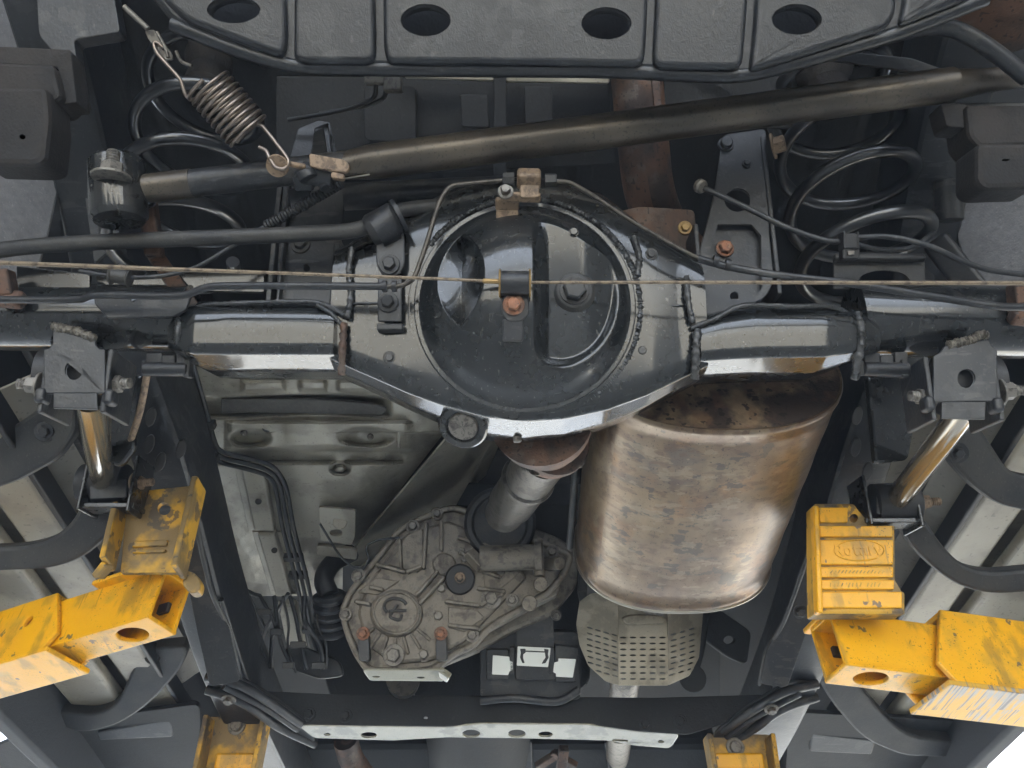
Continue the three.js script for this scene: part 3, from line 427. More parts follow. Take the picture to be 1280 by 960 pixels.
  link(1, [[1181, 432], [1236, 424], [1240, 433], [1247, 438], [1247, 502], [1167, 503], [1167, 445], [1176, 440]], [1208, 473], [[1177, 502], [1233, 502], [1232, 524], [1177, 523]], [1163, 497], [1250, 490], [[1184, 432], [1200, 428], [1216, 424], [1226, 418], [1235, 420]], N(30, -4));
  // hangers under the tubes
  for (const [x, s] of [[206, 1], [1105, -1]]) {
    const P = face(x, 455, .95, N(40));
    mesh('pipe_hanger', [rod(P.hit(x - 26, 461), P.hit(x + 30, 462), .0085), bxIn(P, x - 14, 448, .002, .02, .014, .01), bxIn(P, x + 4, 451, .004, .016, .014, .01), bxIn(P, x + 22, 448, .002, .016, .016, .01), bxIn(P, x + 27, 460, .006, .008, .022, .014), bxIn(P, x - 27, 460, .004, .006, .018, .014)], M.satin, axle);
  }
}

// ---------------------------------------------------------------- chassis frame
const frame = thing('chassis_frame', 'black ladder frame with two long rails and a pressed crossmember with a painted pale sheen', 'frame');
{
  const spine = [[.57, .27, .60], [.575, .25, .3], [.585, .21, .08], [.58, .12, -.12], [.556, .06, -.28], [.552, .02, -.45], [.55, -.02, -.6], [.545, -.06, -.78], [.545, -.075, -.98], [.56, -.06, -1.4], [.57, -.05, -2.9]];
  const c = new THREE.CatmullRomCurve3(spine.map(p => V(...p)));
  for (const s of [-1, 1]) {
    const rings = [], w = .043, n = 60;
    for (let i = 0; i <= n; i++) { const p = c.getPoint(i / n), h = .12, r = .012, R = [];
      for (const [sx, sy] of [[-1, 0], [1, 0], [1, 1], [-1, 1]]) for (let k = 0; k < 4; k++) { const q = { '-10': Math.PI, '10': -Math.PI / 2, '11': 0, '-11': Math.PI / 2 }['' + sx + sy] + k / 3 * Math.PI / 2; R.push(V(s * p.x + s * (sx * (w - r) + Math.cos(q) * r), p.y + (sy ? h - r : r) + Math.sin(q) * r, p.z)); }
      rings.push(s > 0 ? R : R.reverse()); }
    const rail = mesh('frame_rail', loft(rings, { crease: .5 }), M.rail, frame);
    // pressed oval hollows along the underside
    for (const [x, y] of s < 0 ? [[188, 522], [186, 556], [200, 578], [226, 562]] : [[1072, 520], [1070, 560], [1085, 590]]) { const h = plane(onY(x, y, .045 - (y - 560) * .0006), N(80)); mesh('drain_hole', plate(h, oval(x, y, 6.5, 12, 20, .25), .004, { lift: .006 }), M.black, rail); }
    // lower edge of the rail
    mesh('rail_edge', tube([[.55 - .043, -.02, -.6], [.545 - .043, -.058, -.78], [.545 - .043, -.074, -.98]].map(p => V(s * p[0], p[1] + .002, p[2])), .005, { sides: 8 }), M.satin, rail);
  }
  // front crossmember: rear wall, flanged underside coloured pale for its floor reflection, braces to the rails
  const cb = plane(onY(620, 916, -.098), N(86));
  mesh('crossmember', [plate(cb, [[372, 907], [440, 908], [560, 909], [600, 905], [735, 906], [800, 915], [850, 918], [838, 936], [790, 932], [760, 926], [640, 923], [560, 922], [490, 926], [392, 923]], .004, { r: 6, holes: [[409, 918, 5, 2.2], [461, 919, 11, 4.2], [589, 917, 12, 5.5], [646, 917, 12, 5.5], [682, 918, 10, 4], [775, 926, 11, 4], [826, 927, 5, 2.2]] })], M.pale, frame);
  const cr = plane(onY(620, 906, -.094), N(10));
  mesh('crossmember_web', [plate(cr, [[300, 862], [420, 868], [820, 872], [960, 868], [905, 905], [860, 918], [800, 914], [735, 905], [600, 904], [560, 908], [372, 906]], .005, { r: 6, holes: [[532, 897, 4, 3]] })], M.under, frame);
  for (const [x, y] of [[386, 893], [432, 895], [806, 905], [850, 902]]) mesh('web_bolt', bolt(cr.hit(x, y, .001), cr.n, .009, .006), M.under, frame);
  for (const P of [[[266, 850], [385, 914]], [[986, 862], [856, 926]]]) {
    const q = P[0][0] < 640 ? 1 : -1, X = v => 640 - q * (640 - v), yo = q < 0 ? 9 : 0, o = (x, y, h = -.085) => onY(X(x), y + yo, h);
    mesh('crossmember_brace', [plate(plane(onY(320, 880, -.08), N(80)), [[258, 846], [290, 842], [336, 868], [384, 904], [396, 930], [350, 912], [300, 884], [262, 866]].map(p => [X(p[0]), p[1] + yo]), .006, { r: 10 }), tube([o(376, 905, -.094), o(336, 877, -.09), o(300, 856, -.085), o(258, 846, -.07)], .0085, { smooth: true }), tube([o(394, 930, -.1), o(348, 908, -.096), o(300, 876, -.09), o(258, 862, -.075)], .009, { smooth: true }), tube([o(372, 912, -.1), o(330, 884, -.095), o(280, 858, -.09)], .006, { smooth: true })], M.satin, frame);
    mesh('brace_bolt', [bolt(onY(P[0][0] + (P[0][0] < 640 ? 20 : -22), P[0][1] + 24, -.1), N(80), .009, .006)], M.dullZinc, frame);
  }
  mesh('rail_gusset', plate(plane(onY(975, 780, -.05), N(55, -10)), [[1016, 676], [979, 780], [958, 812], [950, 855], [984, 860], [992, 838], [1012, 780], [1030, 700]], .006, { r: 6 }), M.satin, frame);
  mesh('rail_gusset', plate(plane(onY(270, 760, -.05), N(55, 10)), [[240, 640], [262, 742], [286, 786], [300, 852], [262, 858], [246, 790], [232, 720]], .006, { r: 6 }), M.satin, frame);
  mesh('gusset_edge', tube([onY(1016, 676, -.01), onY(979, 780, -.06), onY(958, 812, -.065), onY(949, 855, -.075)], .004, { bend: .03 }), M.dusty, frame);
  mesh('gusset_edge', tube([onY(242, 640, .0), onY(264, 742, -.055), onY(287, 786, -.06), onY(301, 852, -.075)], .004, { bend: .03 }), M.dusty, frame);
  for (const [x, y] of [[1000, 764], [966, 848], [276, 838]]) mesh('gusset_bolt', bolt(onY(x, y, -.07), N(55), .008, .005), M.dusty, frame);
  mesh('link_gusset', plate(face(1108, 520, 1.12, N(35, 10)), [[1084, 470], [1140, 472], [1146, 520], [1136, 575], [1094, 580], [1090, 530]], .012, { r: 6, bev: .004 }), M.gloss, frame);
  mesh('link_gusset', plate(face(160, 520, 1.12, N(35, -10)), [[140, 468], [178, 468], [168, 560], [150, 584], [136, 580]], .012, { r: 6, bev: .004 }), M.gloss, frame);
  // brackets that take the front ends of the lower links
  for (const [x, y, s] of [[132, 603, -1], [1116, 622, 1]]) {
    const P = face(x, y, 1.19, N(22)), dx = s < 0 ? 0 : -2;
    const b = mesh('link_mount', [plate(P, [[x - 22, y - 18], [x + 27, y - 20], [x + 27, y + 22], [x - 22, y + 24]], .004, { lift: -.012 }), bxIn(P, x - 29 + dx, y + 2, .02, .005, .075, .06), bxIn(P, x + 33 + dx, y, .02, .005, .085, .06), bxIn(P, x + 2 + dx, y + 28, .012, .078, .008, .04)], M.gloss, frame);
    mesh('mount_face', plate(P, [[x - 21, y - 2], [x + 26, y - 4], [x + 26, y + 19], [x - 20, y + 21]], .003, { lift: .012 }), M.satin, b);
    mesh('mount_bolt', bolt(P.hit(x + 36 + dx, y + (s < 0 ? 1 : 6), .0), V(1, 0, .1).normalize(), .0105, .011, { stud: .018 }), M.tan, b);
  }
  // bump stop brackets on the outer side of each rail
  mesh('bump_stop_bracket', [plate(face(70, 90, .93, N(40)), [[44, -20], [140, -20], [150, 40], [92, 50], [104, 130], [84, 134], [78, 80], [48, 44]], .02, { r: 6 })], M.satin, frame);
  mesh('bump_stop_bracket', [plate(face(1195, 140, .95, N(40)), [[1176, 128], [1300, 128], [1300, 150], [1212, 152], [1212, 166], [1184, 160]], .02, { r: 5 })], M.satin, frame);
}

// ---------------------------------------------------------------- rear beam with oval holes
{
  const b = thing('rear_beam', 'grey moulded rear beam with oval holes across the top', 'beam');
  const P = face(640, 40, .84, N(48));
  const holes = [[292, 12, 41, 25], [532, 25, 39, 28], [758, 29, 39, 28], [996, 24, 39, 27]];
  mesh('beam_base', [plate(P, [[120, -60], [1300, -60], [1232, -4], [1118, 42], [946, 92], [930, 94], [758, 86], [480, 84], [382, 84], [366, 82], [300, 62], [214, 28], [190, -2]], .018, { r: 10, holes: holes.map(h => oval(h[0], h[1], h[2] + 1, h[3] + 1, 36)), bev: .007 })], M.plastic, b);
  const back = mesh('beam_back', [plate(P, [[180, -40], [1240, -40], [1110, 30], [930, 80], [480, 74], [360, 70], [230, 20]], .01, { lift: -.05 })], M.deep, b);
  for (const [o, h] of [[[[180, -60], [354, -60], [358, 40], [355, 72], [300, 52], [228, 24], [196, -8]], 0], [[[367, -60], [466, -60], [469, 40], [469, 78], [378, 78], [366, 72]], -1], [[[477, -60], [813, -60], [809, 40], [806, 82], [700, 80], [484, 78], [479, 60]], 1], [[[823, -60], [940, -60], [933, 40], [929, 86], [816, 84]], -1], [[[950, -60], [1128, -60], [1120, 20], [1108, 36], [950, 86], [938, 86], [943, 40]], 3], [[[1140, -60], [1260, -60], [1210, -2], [1124, 32], [1130, 10]], -1]])
    mesh('beam_panel', plate(P, o, .014, { lift: .008, r: 16, bev: .0068, bs: 5, holes: h < 0 ? [] : (h === 1 ? [1, 2] : [h]).map(k => oval(...holes[k], 36)) }), M.plastic, b);
  mesh('beam_lip', [tube([P.hit(216, 30, -.008), P.hit(300, 64, -.008), P.hit(368, 84, -.008), P.hit(480, 86, -.008), P.hit(758, 88, -.008), P.hit(930, 96, -.008), P.hit(1116, 44, -.008), P.hit(1232, -2, -.008)], .008, { bend: .03 })], M.plastic, b);
  const q = face(478, 100, .99, N(50));
  const w = thing('wiring_clip', 'small grey wiring connector hanging under the rear beam', 'clip');
  mesh('clip_body', [bxIn(q, 468, 96, .008, .026, .014, .014), bxIn(q, 490, 101, .012, .022, .022, .016), bxIn(q, 478, 92, .004, .045, .006, .01)], M.dullZinc, w);
  mesh('wire', tube([q.hit(470, 100, 0), q.hit(470, 122, -.01), q.hit(440, 136, -.02), q.hit(360, 150, -.03)], .0028), M.black, w);
  mesh('wire', tube([q.hit(482, 104, 0), q.hit(482, 122, -.01), q.hit(462, 132, -.02), q.hit(400, 142, -.03)], .0028), M.black, w);
}
// hose and rusty can behind the beam's far end
{
  const h = thing('hose', 'grey hose arching from the rear beam to the rod end', 'hose');
  mesh('hose_wall', tube([at(1110, 44, .9), at(1150, 36, .9), at(1190, 36, .9), at(1230, 56, .9), at(1285, 98, .9)], .0095, { smooth: true }), M.satin, h);
  const c = thing('canister', 'rusty brown round can beside the grey hose', 'can');
  mesh('can_shell', boxUV(turned(at(1262, -32, .98), at(1262, 60, .90), [[0, 0], [0, .072], [.05, .074], [.064, .066], [.07, .045], [.071, 0]], 40)), M.rust, c); c.children[0].geometry = boxUV(c.children[0].geometry);
  const s = thing('stone_shield', 'thin dark pointed shield under the grey hose', 'shield');
  mesh('shield_blade', plate(face(1100, 75, .96, N(50)), [[1000, 62], [1060, 64], [1140, 72], [1184, 88], [1140, 90], [1060, 78], [1010, 72]], .006, { r: 8 }), M.satin, s);
}

// ---------------------------------------------------------------- wheel arch liners and bump stops
{
  const l = thing('wheel_arch_liner', 'grey felt wheel arch liner behind the brown bump stop', 'wheel liner');
  mesh('liner_panel', plate(face(40, 150, 1.1, N(30, 35)), [[-60, -60], [46, -30], [58, 20], [96, 95], [80, 200], [58, 300], [44, 345], [-60, 345]], .02, { r: 8 }), M.felt, l);
  mesh('liner_edge', plate(face(100, 150, 1.12, N(30, 25)), [[80, 120], [120, 110], [142, 180], [150, 300], [118, 330], [104, 230]], .01, { r: 6 }), M.satin, l);
  const r = thing('wheel_arch_liner', 'pale grey felt wheel arch liner behind the black wire', 'wheel liner');
  mesh('liner_panel', plate(face(1250, 260, 1.1, N(30, -35)), [[1198, 168], [1340, 140], [1340, 380], [1226, 380], [1198, 300], [1190, 240]], .02, { r: 8 }), M.felt, r);
  mesh('liner_edge', [plate(face(1170, 230, 1.14, N(30, -25)), [[1150, 130], [1200, 130], [1196, 230], [1180, 300], [1150, 300]], .01), bar(at(1168, 300, 1.08), at(1225, 372, 1.05), .035, .02, V(0, 1, 0), .006), rod(at(1186, 226, 1.06), at(1186, 276, 1.06), .018)], M.satin, r);
  const a = thing('bump_stop', 'worn brown rubber bump stop with a blind hole', 'bump stop');
  const p = face(40, 150, .88, N(38));
  mesh('rubber_block', [plate(p, [[-30, 108], [58, 108], [62, 150], [56, 200], [44, 206], [-30, 204]], .05, { r: 9, bev: .006, holes: [[28, 171, 11, 10]] }), plate(p, [[-30, 76], [66, 80], [76, 120], [64, 128], [-30, 122]], .05, { lift: -.012, r: 6, bev: .005 })], M.rubber, a);
  mesh('mount_plate', plate(p, [[-30, 56], [88, 62], [96, 128], [78, 130], [72, 84], [-30, 78]], .03, { lift: -.025 }), M.rubber, a);
  const c = thing('bump_stop', 'dark rubber bump stop under the thin end of the long rod', 'bump stop');
  const q = face(1250, 190, .9, N(38));
  mesh('rubber_block', [plate(q, [[1222, 178], [1300, 178], [1300, 234], [1232, 236], [1222, 226]], .05, { r: 8, bev: .006, holes: [[1257, 200, 12, 8]] }), plate(q, [[1208, 130], [1300, 130], [1300, 182], [1224, 184], [1212, 170]], .05, { lift: -.012, r: 6, bev: .005 }), plate(q, [[1176, 128], [1212, 130], [1212, 160], [1184, 158]], .03, { lift: -.02, r: 5 })], M.rubber, c);
}

// ---------------------------------------------------------------- coil springs
for (const [x0, y0, x1, y1, R, turns, label, st] of [
  [212, 322, 214, 60, .079, 4.9, 'black coil spring behind the small tension spring', .02],
  [1086, 340, 1080, 72, .083, 4.9, 'black coil spring beside the stamped bracket, crossed by black wires', .02]]) {
  const a = at(x0, y0, 1.035), ax = V((x1 - x0) / 1004, .93, .36).normalize();
  const s = thing('coil_spring', label, 'coil spring', 'rear suspension coil springs');
  mesh('coil', coil(a, ax, R, .0086, turns, .094, { start: st * 2 * Math.PI }), M.spring, s);
  mesh('upper_seat', turned(a.clone().addScaledVector(ax, .345), a.clone().addScaledVector(ax, 1), [[0, 0], [0, .05], [.01, .06], [.05, .066], [.055, .1], [.06, .1], [.06, 0]], 36), M.gloss, s);
  mesh('bump_cone', turned(a.clone().addScaledVector(ax, .27), a.clone().addScaledVector(ax, 1), [[0, 0], [0, .02], [.02, .032], [.05, .028], [.08, .045], [.08, 0]], 28), M.rubber, s);
}

// ---------------------------------------------------------------- long rod across the axle
{
  const p = thing('panhard_rod', 'long dusty steel rod running diagonally across above the axle', 'suspension rod');
  const a = at(182, 236, .925), b = at(1190, 106, .93), c = at(1330, 88, .95);
  mesh('rod_tube', [tube([a, at(241, 229, .925)], .0165, { sides: 28 }), tube([at(430, 207, .925), b], t => .0158 + .0042 * sm(0, .05, t), { sides: 32, seg: 60 }), tube([b.clone().lerp(a, .02), at(1215, 103, .932), c], t => .0195 - .006 * sm(0, .4, t), { sides: 24 })], M.rod, p);
  mesh('rod_end', tube([at(238, 229.5, .925), at(440, 205, .925)], .0158, { sides: 28, seg: 30 }), M.satin, p);
  mesh('end_sleeve', [turned(at(146, 200, .925), at(150, 296, .905), [[0, 0], [0, .026], [.006, .031], [.07, .031], [.076, .027], [.076, 0]], 36), bar(at(165, 248, .93), at(190, 236, .93), .034, .03, V(0, 1, 0), .01)], M.gloss, p);
  const st = at(139, 222, .885), n = N(20);
  mesh('mount_stud', bolt(st, V(-.02, .82, .55).normalize(), .0125, .014, { washer: 1.7, stud: .018 }), M.dullZinc, p);
  mesh('drop_bracket', bar(at(184, 250, .955), at(194, 322, .955), .02, .02, V(0, 0, 1), .004), M.rust, p);
}
// rusty stay running down behind the tube
{ const s = thing('stay_strut', 'rust streaked strut slanting down behind the left tube end', 'strut'); mesh('strut_bar', bar(at(192, 316, 1.0), at(244, 392, .945), .019, .01, V(0, 0, 1), .003), M.rust, s); }

// ---------------------------------------------------------------- anti-roll bar
{
  const b = thing('anti_roll_bar', 'satin grey anti-roll bar running from the left edge to a rubber bush', 'bar');
  mesh('bar_tube', tube([at(-40, 318, .93), at(30, 309, .93), at(120, 303, .93), at(380, 292, .93), at(450, 286, .93), at(500, 264, .95), at(560, 256, .97)], .0092, { smooth: true, sides: 20, seg: 80 }), M.dusty, b);
  mesh('bush', [turned(at(461, 290, .93), at(505, 268, .93), [[0, 0], [0, .0165], [.004, .019], [.034, .02], [.038, .017], [.038, 0]], 30)], M.black, b);
  mesh('bush_clamp', [turned(at(470, 290, .928), at(502, 271, .93), [[0, 0], [0, .0205], [.022, .0212], [.022, 0]], 30), turned(at(496, 272, .928), at(512, 264, .93), [[0, 0], [0, .021], [.005, .021], [.005, 0]], 30)], M.satin, b);
  mesh('cross_tube', tube([at(430, 246, 1.0), at(640, 236, 1.02)], .017, { sides: 20 }), M.satin, b);
}

// ---------------------------------------------------------------- load sensing spring, lever and flexible sleeve
{
  const t = thing('tension_spring', 'small coppery tension spring hooked between a lever and the body', 'tension spring');
  const a = at(258, 104, .875), b = at(311, 166, .895), ax = b.clone().sub(a), L = ax.length();
  mesh('coil', coil(a, ax, .0255, .002, 9.2, L / 9.2, { ends: false, side: V(0, 1, .3), sides: 8, start: 2.4 }), M.coilWire, t);
  mesh('upper_hook', tube([at(205, 60, .87), at(195, 52, .87), at(192, 56, .87), at(196, 66, .87), at(226, 100, .87), at(232, 120, .872), at(244, 128, .88), at(252, 118, .885)], .0022, { bend: .004, sides: 8 }), M.coilWire, t);
  mesh('lower_hook', tube([at(296, 178, .895), at(312, 158, .885), at(326, 155, .88), at(340, 172, .875), at(362, 202, .872), at(356, 212, .87), at(344, 210, .868), at(336, 196, .868), at(333, 188, .87), at(324, 184, .872)], .0022, { bend: .008, sides: 8 }), M.coilWire, t);
  const h = thing('spring_anchor', 'grey strap bracket that holds the upper end of the tension spring', 'bracket');
  mesh('strap', [tube([at(155, 8, .86), at(185, 36, .865)], .003), plate(face(198, 54, .872, N(48)), [[180, 38], [192, 36], [214, 66], [216, 74], [206, 76], [184, 48]], .004, { r: 3 }), tube([at(196, 40, .866), at(208, 62, .866), at(210, 72, .866)], .0018), tube([at(220, 64, .88), at(226, 78, .88), at(240, 82, .88)], .002)], M.dullZinc, h);
  const l = thing('sensing_lever', 'tan steel lever with a pivot pin on the long rod', 'lever');
  const P = face(400, 207, .88, N(42));
  mesh('lever_plate', [plate(P, [[386, 191], [430, 199, 8], [437, 206, 7], [435, 215, 7], [426, 216], [387, 208]], .006, { r: 3 }), plate(P, [[414, 214], [430, 217], [429, 224], [413, 222]], .01)], M.tan, l);
  mesh('pivot_pin', [rod(at(352, 203, .878), at(382, 209, .885), .0032), turned(at(346, 208, .87), at(352, 202, .885), [[0, 0], [0, .012], [.003, .0125], [.006, .009], [.006, 0]], 24)], M.tan, l);
  mesh('valve_body', [rod(at(378, 215, .9), at(418, 222, .9), .0125), rod(at(382, 214, .888), at(386, 224, .888), .011), rod(at(402, 205, .91), at(410, 236, .9), .009), bar(at(368, 226, .91), at(392, 226, .91), .02, .014), plate(face(374, 245, .95, N(40)), [[358, 236], [388, 236], [384, 262], [364, 262]], .006), plate(face(378, 180, .97, N(30)), [[388, 195], [392, 165], [404, 158], [410, 200]], .006)], M.satin, l);
  const s = thing('sensor_cable', 'thin wire entering a ribbed black sleeve below the lever', 'cable');
  mesh('wire', tube([at(100, 339, .92), at(140, 345, .92), at(190, 346, .92), at(240, 336, .925), at(290, 308, .93), at(336, 280, .935), at(344, 275, .935)], .0026, { smooth: true }), M.satin, s);
  const A0 = at(332, 283, .935), B0 = at(428, 228, .915), n = 27, pr = [[0, 0]]; const LL = A0.distanceTo(B0); for (let i = 0; i < n; i++) pr.push([i / n * LL, .0052], [(i + .5) / n * LL, .0068]); pr.push([LL, .005], [LL, 0]);
  mesh('ribbed_sleeve', turned(A0, B0, pr, 16, .3), M.black, s);
  mesh('wire_tail', tube([at(426, 224, .915), at(462, 218, .915)], .0012, { sides: 6 }), M.zinc, s);
  mesh('wire_clip', [rod(at(139, 344, .917), at(162, 348, .917), .0085), rod(at(138, 344, .917), at(141, 344.5, .917), .0105), rod(at(160, 347.5, .917), at(163, 348, .917), .0105), bar(at(148, 332, .917), at(156, 334, .917), .006, .004)], M.dusty, s);
}

// ---------------------------------------------------------------- brake pipes, junction block, cables
{
  const j = thing('brake_junction', 'tan brake pipe junction block above the differential cover', 'pipe fitting');
  mesh('block', [bar(at(646, 223, .905), at(676, 224, .905), .02, .018, V(0, 1, 0), .004), plate(face(660, 235, .9, N(40)), [[650, 222], [674, 222], [674, 247], [650, 247]], .01, { r: 3 }), bar(at(628, 246, .905), at(676, 247, .905), .012, .006)], M.tan, j);
  mesh('union_nut', bolt(at(645, 224, .905), V(-1, 0, 0), .0075, .012, { washer: 0 }), M.dusty, j);
  mesh('union_nut', bolt(at(679, 225, .905), V(1, 0, 0), .0075, .012, { washer: 0 }), M.dusty, j);
  mesh('fixing_bolt', bolt(at(632, 240, .9), N(30), .006, .006), M.dullZinc, j);
  const l = thing('brake_pipe', 'steel brake pipe bent around the cover and running along the left tube', 'brake pipe');
  mesh('pipe', tube([at(638, 225, .905), at(600, 228, .905), at(562, 232, .905), at(550, 250, .903), at(530, 315, .892), at(517, 350, .886), at(500, 358, .886), at(480, 358, .886)], .0028, { bend: .018 }), M.pipe, l);
  mesh('pipe_cover', tube([at(482, 358, .886), at(300, 357, .89), at(258, 358, .89), at(232, 370, .892), at(112, 369, .895), at(104, 374, .9), at(-40, 374, .9)], .0042, { bend: .014 }), M.satin, l);
  for (const x of [481, 493]) mesh('pipe_clip', turned(at(x - 3, 358, .886), at(x + 3, 358, .886), [[0, 0], [0, .0064], [.005, .0064], [.005, 0]], 16), M.black, l);
  const r = thing('brake_pipe', 'brake pipe sloping right from the junction block across the stamped bracket', 'brake pipe');
  mesh('pipe', tube([at(690, 227, .905), at(712, 227, .905), at(800, 283, .91), at(866, 320, .912), at(884, 327, .912)], .0026, { bend: .012 }), M.pipe, r);
  mesh('pipe_cover', tube([at(872, 323, .912), at(900, 331, .912), at(960, 342, .905), at(1060, 354, .9), at(1180, 373, .895), at(1250, 383, .89), at(1320, 384, .89)], .0043, { smooth: true }), M.satin, r);
  for (const [x, y] of [[894, 326], [909, 331]]) mesh('pipe_clip', turned(at(x - 3, y - 1, .911), at(x + 4, y + 1, .911), [[0, 0], [0, .0066], [.006, .0066], [.006, 0]], 16), M.black, r);
  const c = thing('brake_cable', 'thin rusty wire stretched straight across the whole axle', 'cable');
  mesh('wire_strand', [tube([at(-40, 327, .872), at(200, 336, .866), at(560, 349, .854), at(624, 352, .853)], t => .0026 - .0009 * sm(.2, .8, t), { smooth: true, sides: 8, seg: 60 }), tube([at(660, 353, .853), at(900, 353, .862), at(1320, 354, .868)], t => .0017 + .0008 * t, { smooth: true, sides: 8, seg: 60 })], M.wire, c);
  mesh('ferrule', rod(at(603, 351, .8532), at(624, 352, .853), .0026), M.brass, c);
  const w = thing('sensor_wire', 'black sensor wire looping from the stamped bracket past the coil spring', 'wire');
  mesh('wire', [tube([at(880, 235, .955), at(930, 258, .94), at(985, 285, .93), at(1030, 300, .925), at(1056, 303, .925)], .0033, { smooth: true }), tube([at(1070, 297, .925), at(1110, 296, .925), at(1160, 307, .92), at(1200, 325, .92), at(1240, 338, .92), at(1320, 346, .92)], .0033, { smooth: true }), tube([at(1072, 306, .925), at(1100, 312, .935), at(1140, 309, .95), at(1168, 290, .97)], .003, { smooth: true })], M.satin, w);
  mesh('grommet', turned(at(874, 232, .965), at(886, 238, .95), [[0, 0], [0, .0085], [.005, .0085], [.007, .006], [.007, 0]], 20), M.dullZinc, w);
  const q = face(1064, 303, .92, N(45));
  mesh('wire_clip', [bxIn(q, 1064, 301, .006, .016, .018, .014), bxIn(q, 1064, 317, .004, .02, .012, .012), bxIn(q, 1056, 300, .007, .003, .02, .016), bxIn(q, 1073, 300, .007, .003, .02, .016)], M.black, w);
  mesh('clip_tag', bxIn(q, 1064, 316, .0065, .008, .005, .004, .0008), M.dullZinc, w);
}

// ---------------------------------------------------------------- lower links
for (const [a, b, m, label] of [[[112, 500, .965], [130, 607, 1.205], M.goldSheen, 'lower link rod with a golden sheen in its colour and scuffs ending above the dished yellow pad'], [[1212, 505, .965], [1116, 632, 1.195], M.goldSheen, 'clean lower link rod with a golden sheen in its colour ending above the ribbed yellow pad']]) {
  const l = thing('lower_link', label, 'suspension link');
  mesh('link_tube', tube([at(...a), at(...b)], .0168, { sides: 32 }), m, l);
  mesh('end_bush', rod(at(b[0] - 26, b[1] - 2, b[2]), at(b[0] + 28, b[1] - 2, b[2]), .03, 32), M.black, l);
}

